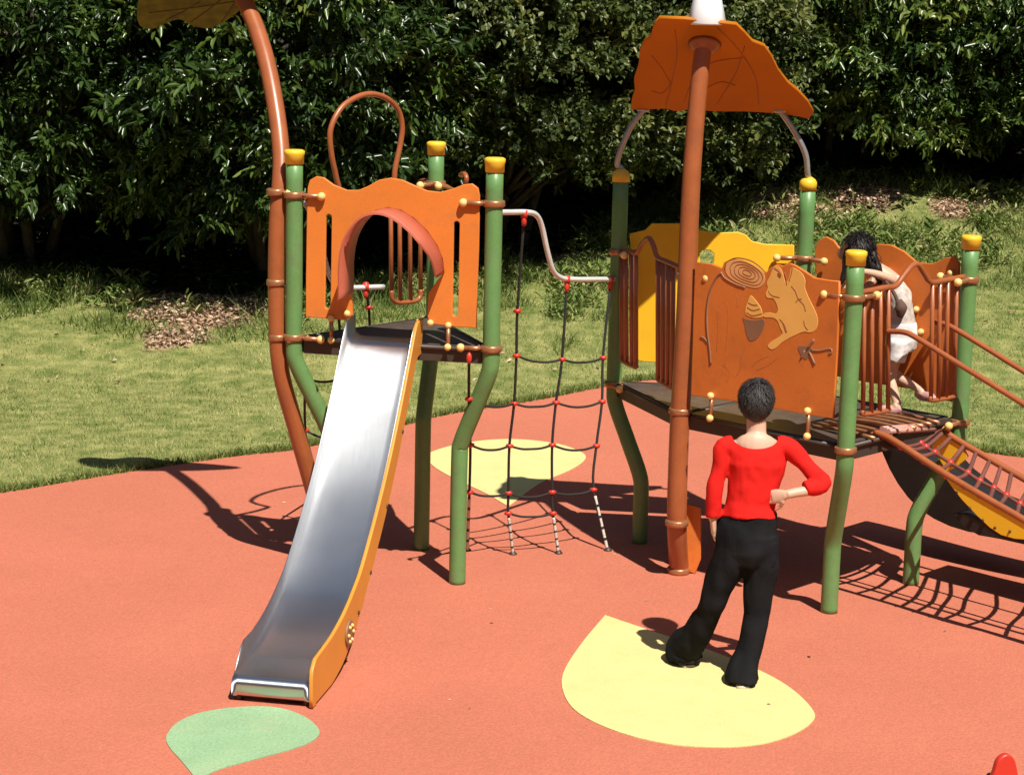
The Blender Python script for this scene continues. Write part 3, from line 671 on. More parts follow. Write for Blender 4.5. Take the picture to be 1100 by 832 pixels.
# bark lines, twigs and flower on the stump
line([(210, 195), (180, 220), (140, 300), (120, 400), (115, 500), (122, 600), (135, 700), (140, 780)], .007, 4)
line([(75, 602), (100, 615), (120, 640)], .006, 4)
line([(205, 190), (230, 230), (300, 270), (360, 290)], .006, 4)
for L in ([(180, 420), (185, 560), (175, 700)], [(240, 380), (250, 520), (235, 680), (230, 800)], [(300, 330), (310, 420)], [(400, 800), (440, 760), (520, 720)], [(430, 820), (500, 790), (570, 740)], [(330, 700), (330, 800), (300, 860)], [(210, 780), (260, 830), (240, 900)]): line(L, .0014, 3)
inlay([(705, 665), (745, 660), (790, 670), (785, 700), (760, 745), (735, 735), (712, 700)], 4, 3)
line([(760, 680), (800, 620)], .009, 4); line([(770, 700), (805, 780)], .008, 4); line([(780, 690), (840, 692), (905, 680), (910, 710), (895, 705)], .006, 4); line([(740, 690), (715, 745)], .007, 4)
sqb = obj('squirrel_board', bm, [M_or2, M_inlay, M_ring, M_line, M_gline], rt)
sqb['label'] = 'orange board with a squirrel and tree stump design'
for a, b2 in (((405, 622), (406, 698)), ((738, 674), (740, 760))):
    bm = bmesh.new(); A = bf.pt(*s6(*a)) + bf.N * .02; B_ = bf.pt(*s6(*b2)) + bf.N * .03; tube(bm, [A, B_], .013, 8); ball(bm, A + bf.N * .01, .023, 2, mat=1); ball(bm, B_ + bf.N * .01, .023, 2, mat=1); obj('fixing', bm, [M_clamp, M_bolt], sqb)

# yellow board on the far side (L - BR)
by = Board(LL, BR, -.02)
yl = [by.uv(*q) for q in ((676, 251), (693, 247), (700, 240), (736, 240), (750, 247), (768, 250), (793, 249), (801, 252), (808, 259), (822, 262), (853, 263), (853, 300), (851, 398), (690, 388), (684, 386), (680, 300))]
hole = [by.uv(*q) for q in ((752, 284), (752, 272), (755, 268.5), (763, 268.5), (767, 272), (767, 284))]
obj('yellow_board', by.plate([yl, hole[::-1]], .02, .004), M_ybd, rt)['label'] = 'yellow board with a wavy top on the far side'
# far orange board (BR - R)
bo = Board(BR, RR, -.02)
ol = [bo.uv(*q) for q in ((878, 300), (876, 268), (880, 258), (888, 254), (896, 258), (905, 270), (920, 276), (932, 266), (945, 262), (958, 263), (972, 270), (986, 282), (1003, 283), (1016, 277), (1026, 275), (1031, 282), (1031, 340), (1027, 432), (985, 424), (983, 418), (930, 410), (880, 400))]
slot2 = [bo.uv(*q) for q in ((966, 408), (982, 380), (990, 385), (976, 416))]
far = obj('far_board', bo.plate([ol], .02, .004), M_or2, rt)
for q in ((986, 332), (991, 356), (1023, 293)):
    bm = bmesh.new(); ball(bm, bo.pt(*q) + bo.N * .02, .021, 2); obj('fixing', bm, M_bolt, far)
# barrier L - FL (left, in shade) and FR - R (right)
bars(rt, LL, FL, [[(667, 268, 668, 386), (672, 268, 673, 388), (678, 268, 679, 391), (683, 268, 683, 393)], [(707, 277, 707, 407), (712, 279, 712, 410), (718, 283, 717, 412), (723, 285, 722, 415)]], 0, 0,
     [(664, 268), (675, 269), (684, 272), (690, 262), (697, 256), (702, 264), (706, 276), (716, 281), (734, 289)], r=.0165)['label'] = 'shaded brown bar guard on the net side'
bars(rt, FR, RR, [[(928.5, 312, 927, 444), (937, 310, 936, 443), (946, 308, 945, 441), (954.5, 307, 954, 440)], [(1002, 302, 1000, 429), (1010, 301, 1008, 428), (1018.5, 300, 1016, 426), (1028, 299, 1025, 425)]], 0, 0,
     [(914, 316), (930, 313), (950, 309), (962, 307), (970, 297), (979, 286), (986, 284), (993, 294), (1000, 303), (1015, 301), (1036, 297)])
# orange foot plate beside the tree pole
bp_ = Board((b0.x, b0.y + .02), (b0.x + 1, b0.y - .25))
obj('foot_plate', bp_.plate([[bp_.uv(*q) for q in ((735, 540), (753, 545), (753, 600), (747, 616), (738, 612))]], .02, .003), M_or2, rt)

# ================================================================== climbing ramp
e1 = unit(FL, FR); n1v = unit(FR, RR)
A0 = V(FR) + n1v * .36; A1 = V(FR) + n1v * 1.06
ramp = thing('climbing_ramp', A0 + e1 * .9, 'curved rope climbing ramp with yellow side boards leading up to the roofed tower', 'climbing ramp')
bn = Board(A0, A0 + e1)                              # near side plane
bfar = Board(A1, A1 + e1)
def along(b, pts): return [b.pt(*q) for q in pts]
def ez(q, e, z): return V(FR, z) + n1v * q + e1 * e
near_t = along(bn, [(940, 464), (960, 473), (1016, 509), (1060, 535), (1100, 558)]); L_ = near_t[-1]
near_t += [L_ + e1 * .5 - Vector((0, 0, .17)), L_ + e1 * 1.0 - Vector((0, 0, .36)), L_ + e1 * 1.5 - Vector((0, 0, .58))]
far_t = along(bfar, [(1008, 455), (1020, 467), (1060, 491), (1098, 513)]); L2 = far_t[-1]
far_t += [L2 + e1 * .5 - Vector((0, 0, .17)), L2 + e1 * 1.0 - Vector((0, 0, .36)), L2 + e1 * 1.55 - Vector((0, 0, .58))]
bm = bmesh.new(); tube(bm, near_t, .02, 12, 6); obj('side_tube', bm, M_brn, ramp)
bm = bmesh.new(); tube(bm, far_t, .02, 12, 6); obj('side_tube', bm, M_brn, ramp)
def tail(b, L, dn): return [Vector(((p - b.O).dot(b.U), p.z)) for p in (L + e1 * .3 - Vector((0, 0, .10 + dn)), L + e1 * .7 - Vector((0, 0, .24 + dn)), L + e1 * 1.1 - Vector((0, 0, .41 + dn * .5)))]
yn = [bn.uv(*q) for q in ((1016, 512), (1023, 522), (1034, 536), (1050, 553), (1064, 566), (1076, 574), (1090, 578), (1112, 580))] + tail(bn, L_, .14) + tail(bn, L_, .01)[::-1] + [bn.uv(*q) for q in ((1100, 561), (1060, 538))]
sb = obj('side_board', bn.plate([yn], .02, .003, .0), M_ybd, ramp)
for q in ((1029, 528), (1043, 545), (1057, 558), (1070, 566), (1086, 570)):
    bm = bmesh.new(); ball(bm, bn.pt(*q) + bn.N * .011, .009, 1); obj('side_bolt', bm, M_dark, sb)
yf = [bfar.uv(*q) for q in ((998, 452), (1016, 458), (1028, 473), (1036, 482), (1040, 490), (1030, 500), (1018, 506), (1003, 482))]
obj('side_board', bfar.plate([yf], .02, .003), M_ybd, ramp)
# dark rubber belly boards hung under the ramp, thickened to widen their shadow
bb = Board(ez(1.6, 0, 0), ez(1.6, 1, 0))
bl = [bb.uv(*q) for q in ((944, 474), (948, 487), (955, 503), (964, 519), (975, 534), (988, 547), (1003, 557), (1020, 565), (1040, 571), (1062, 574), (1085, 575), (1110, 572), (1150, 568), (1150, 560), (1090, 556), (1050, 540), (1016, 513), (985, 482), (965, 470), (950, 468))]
obj('belly_shadow_board', bb.plate([bl], .36, .004, -.18), M_black, ramp)
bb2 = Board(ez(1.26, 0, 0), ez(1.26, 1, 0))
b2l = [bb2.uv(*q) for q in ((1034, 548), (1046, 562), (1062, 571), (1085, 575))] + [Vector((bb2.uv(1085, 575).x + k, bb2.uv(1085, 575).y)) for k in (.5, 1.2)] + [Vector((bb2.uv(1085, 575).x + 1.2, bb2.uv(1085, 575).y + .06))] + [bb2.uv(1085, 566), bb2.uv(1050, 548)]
obj('belly_shadow_board', bb2.plate([b2l], .34, .004, -.05), M_black, ramp)  # second board, added to cast a shadow strip beside the ramp
# rope lattice between the tubes
N2 = 17
nt_ = catmull(near_t, 6); ft_ = catmull(far_t, 6)
def on(path, t): k = t * (len(path) - 1); i = min(int(k), len(path) - 2); return path[i].lerp(path[i + 1], k - i)
grid = []
for i in range(N2):
    t = .06 + .92 * i / (N2 - 1); row = []
    for j in range(4):
        t2 = min(1, t + (random.random() - .5) * .02); s = j / 3; q = on(nt_, t2).lerp(on(ft_, t2), s) - Vector((0, 0, .09 * math.sin(math.pi * s) + .01 * random.random())); row.append(q)
    grid.append(row)
bm = bmesh.new(); tube(bm, [r[1] for r in grid], .011, 8, 2); lat = obj('long_rope', bm, M_rope2, ramp)
bm = bmesh.new(); tube(bm, [r[2] for r in grid], .011, 8, 2); obj('long_rope', bm, M_rope2, ramp)
for r in grid:
    bm = bmesh.new(); tube(bm, r, .0135, 8, 4); cr = obj('cross_rope', bm, M_rope2, ramp)
    for j in range(4):
        bk = bmesh.new(); ball(bk, r[j], .025 if j in (1, 2) else .02, 1); obj('joint', bk, M_red, cr)
for i in range(3):
    t = .012 + .034 * i; a, b2 = on(nt_, t), on(ft_, t); a = a.lerp(b2, .08) + Vector((0, 0, .02)); c = a.lerp(b2, .85); bm = bmesh.new(); tube(bm, [a, c], .016, 10)
    obj('top_rung', bm, M_rung, ramp)
# hand rails
hr1 = [bn.pt(*q) for q in ((953, 356), (962, 356), (972, 357), (985, 363), (1040, 397), (1100, 434), (1200, 497))]
hr2 = [bfar.pt(*q) for q in ((1001, 346), (1010, 347), (1022, 351), (1060, 374), (1100, 399), (1190, 455))]
for h in (hr1, hr2):
    bm = bmesh.new(); g_ = gz(0, 0) * 0
    foot = Vector((h[-1].x, h[-1].y, .01)) + e1 * .12
    tube(bm, h + [h[-1] + e1 * .06 - Vector((0, 0, .08)), foot], .0165, 10, 6); obj('hand_rail', bm, M_brn, ramp)
#PEOPLE
# ================================================================== people
def voxel(bm, vox, smooth=4, noise_amp=0.0, noise_scale=8.0, stretch=(1, 1, 1)):
    me = bpy.data.meshes.new('v'); bmesh.ops.recalc_face_normals(bm, faces=bm.faces[:]); bm.to_mesh(me); bm.free(); o = bpy.data.objects.new('v', me); COL.objects.link(o)
    r = o.modifiers.new('r', 'REMESH'); r.mode = 'VOXEL'; r.voxel_size = vox
    if smooth: s = o.modifiers.new('s', 'SMOOTH'); s.iterations = smooth; s.factor = .5
    me = bake(o)
    if noise_amp:
        me.update()
        for v in me.vertices:
            q = Vector((v.co.x * stretch[0], v.co.y * stretch[1], v.co.z * stretch[2])) * noise_scale
            v.co += v.normal * noise_amp * (mnoise.noise(q) + .5 * mnoise.noise(q * 2.3))
    return me
def limb(bm, pts, rad, seg=14, n=5, side=None):
    c = catmull(pts, n); k = np.arange(len(rad)) * n; out = []
    for i in range(len(c)):
        if isinstance(rad[0], (tuple, list)): out.append((float(np.interp(i, k, [r[0] for r in rad])), float(np.interp(i, k, [r[1] for r in rad]))))
        else: out.append(float(np.interp(i, k, rad)))
    rings(bm, c, out, seg, side)
def hand(bm, wrist, d, pn, s=1.0, curl=.5, thumb=1):
    """palm with five separate fingers; d = direction of the fingers, pn = palm normal"""
    d = Vector(d).normalized(); pn = Vector(pn); pn = (pn - d * pn.dot(d)).normalized(); w_ = d.cross(pn)
    limb(bm, [wrist, wrist + d * .045 * s, wrist + d * .085 * s], [(.026 * s, .018 * s), (.040 * s, .016 * s), (.041 * s, .013 * s)], 12, 3, side=w_)
    for i, (off, L) in enumerate(((-.030, .068), (-.010, .078), (.010, .074), (.029, .058))):
        b0_ = wrist + d * .080 * s + w_ * off * s; p = [b0_]; a = 0
        for k in range(3):
            a += curl * (.45 + .15 * k); p.append(p[-1] + (d * math.cos(a) + pn * math.sin(a)) * L * s * (.42, .33, .25)[k])
        limb(bm, p, [.0095 * s, .009 * s, .0085 * s, .0065 * s], 8, 3)
    t0 = wrist + d * .025 * s + w_ * thumb * -.032 * s; td = (d * .6 - w_ * thumb * .7 + pn * .35).normalized()
    limb(bm, [t0, t0 + td * .032 * s, t0 + td * .05 * s + d * .012 * s, t0 + td * .058 * s + d * .032 * s], [.013 * s, .011 * s, .010 * s, .007 * s], 8, 3)

# ---- woman in red, seen from behind
YW = 10.42
def wp(x, y, dy=0.0): return dp(x, y, YW + dy)
root = thing('person', gz(765, 735), 'woman with short dark hair in a red top and black trousers, hand on hip', 'person')
right = _R.copy(); fwd = Vector((0.15, 1, 0)).normalized()     # she faces away from the camera
hips = wp(802, 572); waist = wp(806, 540, .01); chest = wp(812, 497, .03); shl = wp(812, 474, .03); nk = wp(812.5, 463, .045); hd = wp(812, 432, .07)
bm = bmesh.new()
# torso, neck, head
limb(bm, [hips, waist, chest, shl, wp(812, 467, .04)], [(.14, .10), (.11, .085), (.130, .092), (.112, .070), (.062, .05)], 18, 5, side=right)
limb(bm, [wp(812, 474, .03), nk, wp(812.5, 450, .055)], [.06, .052, .052], 14, 4)
ball(bm, hd, .094, 3, (.80, .95, 1.12)); ball(bm, hd + fwd * .03 - Vector((0, 0, .055)), .062, 2, (.9, 1, .95))
ball(bm, hd + fwd * .098 - Vector((0, 0, .018)), .017, 1, (.8, 1.2, 1.3))                       # nose
for s in (-1, 1): ball(bm, hd + right * s * .083 - Vector((0, 0, .01)), .026, 1, (.4, .8, 1.2))  # ears
for s in (-1, 1): ball(bm, hd + fwd * .083 + right * s * .032 + Vector((0, 0, .008)), .013, 1)
ball(bm, hd + fwd * .088 - Vector((0, 0, .06)), .018, 1, (1.5, .6, .5))
sL, sR = wp(778, 480, .03), wp(846, 480, .03)
eL, wL = wp(768, 525, .0), wp(766, 558, -.01)
eR, wR = wp(884, 519, -.05), wp(845, 531, -.10)
limb(bm, [wp(798, 483, .03), sL + Vector((.01, 0, -.012)), eL, wL], [.036, .038, .033, .024], 12, 5); limb(bm, [wp(826, 483, .03), sR + Vector((-.01, 0, -.012)), eR, wR], [.036, .038, .033, .024], 12, 5)
hand(bm, wL, (wp(767, 580, .03) - wL), right, 1.0, .45, 1)
hand(bm, wR, (wp(826, 534, -.06) - wR), fwd * .9 + Vector((0, 0, -.2)), .95, .5, -1)
ftL, ftR = gz(733, 713), gz(797, 735)
hL, hR = wp(787, 585), wp(818, 588); kL, kR = dp(763, 652, YW + .05), dp(813, 660, YW + .0)
aL = ftL + Vector((0.005, .02, .09)); aR = ftR + Vector((0, .02, .09))
limb(bm, [wp(795, 570), hL, kL, aL], [.09, .088, .055, .04], 14, 5); limb(bm, [wp(811, 570), hR, kR, aR], [.09, .088, .055, .04], 14, 5)
for a in (aL, aR): limb(bm, [a, a + Vector((0, .01, -.045)), a + Vector((-.01, .10, -.065)), a + Vector((-.015, .17, -.07))], [.038, .04, .032, .022], 12, 4)
body = link('body', voxel(bm, .0062, 2), M_skin, root, True)
# red top with 3/4 sleeves
bm = bmesh.new()
limb(bm, [wp(805, 555), waist, wp(810, 520, .02), chest, wp(812, 484, .03), wp(812, 476, .045), wp(812, 471, .06)], [(.148, .120), (.130, .106), (.139, .110), (.158, .114), (.153, .092), (.126, .076), (.098, .05)], 24, 5, side=right)
for s, S, E, Wp, r in ((-1, sL, eL, wL, (.053, .048, .042, .038)), (1, sR, eR, wR, (.053, .048, .042, .039))):
    endp = E.lerp(Wp, .93 if s < 0 else .5); shp = wp(812 + s * 16, 482, .03)
    limb(bm, [shp, S, S.lerp(E, .5), E, endp], [.062, r[0], .046, r[1] - .006, r[2]], 14, 5)
topm = voxel(bm, .0075, 4, .009, 12, (1, .8, .75))
bmt = bmesh.new(); bmt.from_mesh(topm); nc = wp(811, 468, .025)                # cut the scooped neckline, then smooth its edge
def inneck(p): d = p - nc; return (d.dot(right) / .118) ** 2 + ((d - right * d.dot(right)).dot(fwd) / .135) ** 2 + (d.z / .060) ** 2 < 1
bmesh.ops.delete(bmt, geom=[v for v in bmt.verts if inneck(v.co)], context='VERTS')
for _ in range(14):
    new = {}
    for v in bmt.verts:
        if v.is_boundary:
            nb_ = [e.other_vert(v).co for e in v.link_edges if e.is_boundary]
            if len(nb_) == 2: new[v] = v.co.lerp((nb_[0] + nb_[1]) / 2, .6)
    for v, c_ in new.items(): v.co = c_
bmt.to_mesh(topm); bmt.free()
topo = link('top', topm, M_top, body, True)
# trousers with flared legs
bm = bmesh.new()
limb(bm, [wp(805.5, 549), wp(805, 560), hips, wp(803, 590), wp(803, 604)], [(.140, .112), (.152, .122), (.172, .140), (.170, .140), (.14, .115)], 24, 5, side=right)
hemL = aL + Vector((.005, -.02, -.055)); hemR = aR + Vector((0, -.02, -.055))
limb(bm, [wp(788, 580), wp(783, 605), kL.lerp(hL, .35), kL, kL.lerp(hemL, .55), hemL + Vector((0, 0, .06)), hemL], [(.092, .115), (.092, .11), (.079, .09), (.066, .076), (.075, .085), (.094, .102), (.102, .112)], 18, 5, side=right)
limb(bm, [wp(819, 580), wp(818, 605), kR.lerp(hR, .35), kR, kR.lerp(hemR, .55), hemR + Vector((0, 0, .06)), hemR], [(.092, .115), (.090, .11), (.077, .09), (.065, .076), (.072, .085), (.087, .100), (.094, .110)], 18, 5, side=right)
trm = voxel(bm, .009, 3, .016, 8, (1, 1, .4)); link('trousers', trm, M_trou, body, True)
for ft, rot in ((ftL, -.35), (ftR, .05)):
    f = Vector((math.sin(rot), math.cos(rot), 0)); bm = bmesh.new(); s_ = Vector((f.y, -f.x, 0))
    limb(bm, [ft - f * .085 + Vector((0, 0, .045)), ft + Vector((0, 0, .05)), ft + f * .09 + Vector((0, 0, .042)), ft + f * .155 + Vector((0, 0, .03))], [(.035, .036), (.042, .040), (.046, .030), (.024, .018)], 14, 4, side=s_)
    sh = link('shoe', voxel(bm, .007, 2), M_shoe, body, True)
    bm = bmesh.new(); limb(bm, [ft - f * .095 + Vector((0, 0, .014)), ft + Vector((0, 0, .014)), ft + f * .09 + Vector((0, 0, .014)), ft + f * .165 + Vector((0, 0, .014))], [(.034, .012), (.040, .012), (.047, .012), (.02, .010)], 12, 4, side=s_)
    obj('sole', bm, M_sole, sh, True)
# short cropped hair: cap plus locks
def locks(bm, c, axis_f, n, rad, L, sc, lowz, seed, width=.011, droop=.6):
    r = random.Random(seed)
    for k in range(n):
        th, u = r.uniform(0, 2 * math.pi), r.uniform(lowz, 1); q = math.sqrt(max(0, 1 - u * u)); d = Vector((q * math.cos(th), q * math.sin(th), u))
        if d.dot(axis_f) > .55 and d.z < .55: continue
        p = c + Vector((d.x * rad * sc[0], d.y * rad * sc[1], d.z * rad * sc[2])); t = Vector((r.uniform(-.4, .4), r.uniform(-.4, .4), -1)); t = (t - d * t.dot(d)); 
        if t.length < .2: t = d.orthogonal()
        t.normalize(); m = p + t * L * .5 + d * .010; e = p + t * L + d * r.uniform(.0, .012); s = t.cross(d) * width
        a = [bm.verts.new(p - s - d * .004), bm.verts.new(p + s - d * .004), bm.verts.new(m + s * .9), bm.verts.new(m - s * .9), bm.verts.new(e)]
        bm.faces.new((a[0], a[1], a[2], a[3])); bm.faces.new((a[3], a[2], a[4]))
bm = bmesh.new(); ball(bm, hd + Vector((0, -.010, .018)), .096, 3, (.83, .96, 1.06)); ball(bm, hd + Vector((0, -.04, -.038)), .066, 2, (.88, .9, 1))
hm = voxel(bm, .007, 4, .003, 40, (1, 1, .5)); hairo = link('hair', hm, M_hair, body, True)
bm = bmesh.new(); locks(bm, hd + Vector((0, -.010, .018)), fwd, 2600, .0965, .055, (.84, .97, 1.06), -.72, 3, .0028)
obj('lock', bm, M_hair, hairo)

# ---- child stepping off the ramp, bent forwards
YC = gz(962, 442, ZD).y
def kp(x, y, dy=0.0): return dp(x, y, YC + dy)
f1 = gz(962, 444, ZD + .02); f2 = dp(990, 428, YC - .02)
root = thing('person', Vector((f1.x, f1.y, ZD)), 'child with long black hair in pale clothes bending forward on the tower deck', 'person')
bm = bmesh.new()
hip = kp(969, 362, .05); wst = kp(968, 335, .06); chs = kp(958, 306, .10); nk = kp(938, 285, .13); hd2 = kp(920, 268, .16)
limb(bm, [hip, wst, chs, nk], [(.085, .085), (.078, .07), (.09, .075), (.045, .04)], 16, 5, side=fwd)
limb(bm, [chs, nk, hd2], [.045, .036, .036], 10, 4); ball(bm, hd2, .088, 3, (.95, .92, 1.05)); ball(bm, hd2 + Vector((-.07, .03, -.03)), .045, 2); ball(bm, hd2 + Vector((-.098, .03, -.02)), .012, 1)
k1 = kp(957, 404, .02); a1_ = f1 + Vector((.01, .0, .055)); k2 = kp(958, 397, .10); a2_ = f2 + Vector((-.01, 0, .055))
limb(bm, [kp(966, 366, .0), k1, a1_], [.054, .037, .025], 12, 6); limb(bm, [kp(968, 366, .12), k2, a2_], [.054, .037, .025], 12, 6)
for a, dirx in ((a1_, Vector((-.08, .02, -.035))), (a2_, Vector((.05, -.07, -.03)))): limb(bm, [a, a + dirx * .3 + Vector((0, 0, -.02)), a + dirx, a + dirx * 1.35], [.028, .028, .022, .014], 10, 4)
for dy, s in ((-.02, 1), (.2, -1)):
    S = kp(950, 291, dy + .08); E = kp(972, 306, dy + .02) if s > 0 else kp(925, 312, dy + .02); W_ = kp(935, 312, dy - .04) if s > 0 else kp(912, 300, dy)
    if s > 0: S, E, W_ = kp(957, 300, .02), kp(940, 294, -.01), kp(924, 291, -.04)
    limb(bm, [chs, S, E, W_], [.042, .029, .025, .018], 10, 5); hand(bm, W_, (Vector((-.5, .1, -.6))), (0, 0, -1), .68, .5, s)
cb = link('body', voxel(bm, .0065, 2), M_skin2, root, True)
bm = bmesh.new(); limb(bm, [kp(969, 352, .05), wst, kp(964, 316, .08), kp(955, 301, .1)], [(.084, .088), (.078, .076), (.088, .082), (.075, .064)], 16, 5, side=fwd)
link('shirt', voxel(bm, .009, 3, .006, 18), M_cloth, cb, True)
bm = bmesh.new(); limb(bm, [kp(969, 346, .05), hip, kp(968, 374, .06)], [(.084, .09), (.096, .10), (.086, .094)], 16, 5, side=fwd)
limb(bm, [kp(966, 366, .0), kp(962, 388, .0)], [.066, .06], 12, 5); limb(bm, [kp(968, 366, .12), kp(962, 386, .13)], [.066, .06], 12, 5)
link('shorts', voxel(bm, .009, 3, .006, 18), M_short, cb, True)
bm = bmesh.new(); limb(bm, [kp(965, 322, -.05), kp(968, 331, -.06), kp(967, 340, -.05)], [(.02, .02), (.04, .03), (.02, .02)], 10, 4); limb(bm, [kp(950, 300, -.0), kp(962, 318, -.04), kp(968, 340, -.05)], [.012, .012, .012], 8, 4)
obj('shoulder_bag', bm, M_cloth2, cb, True)
for a, dirx in ((a1_, Vector((-.08, .02, -.035))), (a2_, Vector((.05, -.07, -.03)))):
    bm = bmesh.new(); limb(bm, [a - dirx * .3 + Vector((0, 0, -.03)), a + dirx * .3 + Vector((0, 0, -.025)), a + dirx * 1.0, a + dirx * 1.5], [.030, .033, .03, .018], 12, 4)
    link('sandal', voxel(bm, .007, 2), M_sandal, cb, True)
bm = bmesh.new(); ball(bm, hd2 + Vector((.010, -.01, .015)), .088, 3, (.98, .95, 1.0)); limb(bm, [hd2 + Vector((.05, -.02, .02)), kp(936, 282, .10), kp(943, 294, .07), kp(945, 306, .06)], [.055, .05, .035, .012], 12, 5)
limb(bm, [hd2 + Vector((-.03, -.03, 0)), kp(909, 288, .12), kp(903, 306, .10)], [.05, .03, .012], 10, 5)
ch = link('hair', voxel(bm, .009, 2, .010, 26, (1, 1, .5)), M_hair2, cb, True)
bm = bmesh.new(); locks(bm, hd2 + Vector((.012, -.01, .02)), Vector((-1, .2, 0)), 900, .089, .075, (1, .97, 1.0), -.6, 8, .0035)
rr2 = random.Random(5)
for k in range(50):
    a = hd2 + Vector((rr2.uniform(-.03, .09), rr2.uniform(-.09, .05), rr2.uniform(-.03, .05))); b2 = kp(rr2.uniform(926, 948), rr2.uniform(290, 312), rr2.uniform(.0, .12)); m = a.lerp(b2, .5) + Vector((.03, -.02, .03)); s = Vector((.0025, .0025, 0))
    q = [bm.verts.new(a - s), bm.verts.new(a + s), bm.verts.new(m + s), bm.verts.new(m - s), bm.verts.new(b2)]; bm.faces.new(q[:4]); bm.faces.new((q[3], q[2], q[4]))
obj('lock', bm, M_hair2, ch)

# ---- red spring rider whose nose just enters the corner of the picture
c = gz(1079, 822, .62); rr0 = thing('spring_rider', Vector((c.x, c.y - .05, 0)), 'red spring rider, only its rounded top shows in the bottom right corner', 'spring rider')
u_ = Vector((.9, .25, 0)).normalized(); n_ = Vector((-u_.y, u_.x, 0))
Lr = smooth_loop([Vector(q + (0,)) for q in ((-.05, -.02), (-.035, .03), (0, .052), (.035, .03), (.055, -.03), (.075, -.12), (.16, -.2), (.36, -.22), (.48, -.12), (.55, -.14), (.52, -.27), (.40, -.34), (.12, -.36), (-.04, -.30), (-.075, -.12))], 4)
rb = obj('body', plate([[(q.x, q.y) for q in Lr]], c, u_, Vector((0, 0, 1)), n_, .03, .006), M_red, rr0)
bm = bmesh.new(); a0 = c + u_ * .2 + Vector((0, 0, -.36)); sp_ = [Vector((a0.x + .07 * math.cos(t), a0.y + .07 * math.sin(t), .01 + (a0.z - .01) * t / (10 * math.pi))) for t in np.linspace(0, 10 * math.pi, 90)]
tube(bm, sp_, .011, 8); obj('spring', bm, M_black, rr0)
bm = bmesh.new(); q = c + u_ * .02 - Vector((0, 0, .1)); tube(bm, [q - n_ * .15, q + n_ * .15], .013, 10); obj('handle', bm, M_black, rr0)
bm = bmesh.new(); box(bm, c + u_ * .27 + Vector((0, 0, -.20)), u_ * .22, n_ * .2, Vector((0, 0, .03)), bev=.008); obj('seat', bm, M_red, rr0)
#NATURE
# ================================================================== grass, litter, shrubs
def instance_leaves(P, D, Nn, L, Wd, fold=.25, curl=.15):
    """one folded leaf per row: base point P, axis D, normal Nn, length L, width Wd -> verts, quads"""
    D = D / np.linalg.norm(D, axis=1, keepdims=True); S = np.cross(D, Nn); S /= np.linalg.norm(S, axis=1, keepdims=True) + 1e-9; Nn = np.cross(S, D)
    L = L[:, None]; Wd = Wd[:, None]; n = len(P)
    v = np.empty((n, 6, 3))
    v[:, 0] = P
    v[:, 1] = P + D * L * .33 + S * Wd * .5 + Nn * Wd * fold; v[:, 2] = P + D * L * .72 + S * Wd * .38 + Nn * (Wd * fold - L * curl * .4)
    v[:, 3] = P + D * L - Nn * L * curl
    v[:, 4] = P + D * L * .72 - S * Wd * .38 + Nn * (Wd * fold - L * curl * .4); v[:, 5] = P + D * L * .33 - S * Wd * .5 + Nn * Wd * fold
    b = (np.arange(n) * 6)[:, None]
    q = np.concatenate([b + [0, 1, 2, 3], b + [0, 3, 4, 5]], axis=1)
    return v.reshape(-1, 3), q.ravel()
def crown_mesh(name, boughs, clumps, leaves, size, width, droop=.5, flat=.28, tone=(.25, .75), spread=.2):
    """boughs: list of (centre, outward, radius)"""
    Ps, Ds, Ns, Ls, Ws, Rs = [], [], [], [], [], []
    for c, out, rad in boughs:
        out = np.array(out, float); out /= np.linalg.norm(out); tb = RNG.uniform(*tone); bs = RNG.uniform(.72, 1.25)
        for k in range(clumps):
            a = RNG.uniform(0, 2 * math.pi); r = rad * math.sqrt(RNG.uniform(0, 1)); 
            off = np.array([math.cos(a) * r, math.sin(a) * r, 0]); s = off @ np.array([out[0], out[1], 0])
            off[2] = -droop * max(-.2 * rad, s) * .55 + RNG.normal(0, flat * rad * .5) - .12 * r
            cp_ = np.array(c) + off
            ax = out * .7 + RNG.normal(0, .55, 3) + np.array([0, 0, -.25 * droop]); ax /= np.linalg.norm(ax)
            m = leaves; t = RNG.uniform(0, 1, m); tl = spread * 1.8
            base = cp_ + ax * (t[:, None] - .4) * tl + RNG.normal(0, spread * .18, (m, 3))
            d = ax + RNG.normal(0, .75, (m, 3)) + np.array([0, 0, -droop * .45])
            nn = np.array([.1, -.25, 1.0]) + RNG.normal(0, .42, (m, 3))
            Ps.append(base); Ds.append(d); Ns.append(nn); Ls.append(bs * size * RNG.uniform(.6, 1.2, m)); Ws.append(bs * width * RNG.uniform(.7, 1.25, m))
            Rs.append(np.clip(tb + RNG.normal(0, .1) + RNG.normal(0, .12, m), 0, 1))
    P = np.concatenate(Ps); v, q = instance_leaves(P, np.concatenate(Ds), np.concatenate(Ns), np.concatenate(Ls), np.concatenate(Ws))
    return npmesh(name, v, q, 4, np.repeat(np.concatenate(Rs), 6))
LAUREL = leafmat('laurel_leaf', [(0, (.012, .028, .006)), (.5, (.040, .078, .014)), (.85, (.10, .155, .026)), (1, (.17, .20, .04))], .30, .27, .45)
SMALL = leafmat('small_leaf', [(0, (.022, .036, .010)), (.5, (.070, .100, .024)), (.85, (.14, .16, .038)), (1, (.22, .22, .07))], .38, .3, .4)
DARKL = leafmat('wood_leaf', [(0, (.010, .020, .006)), (1, (.032, .055, .014))], .5, .15, .25)

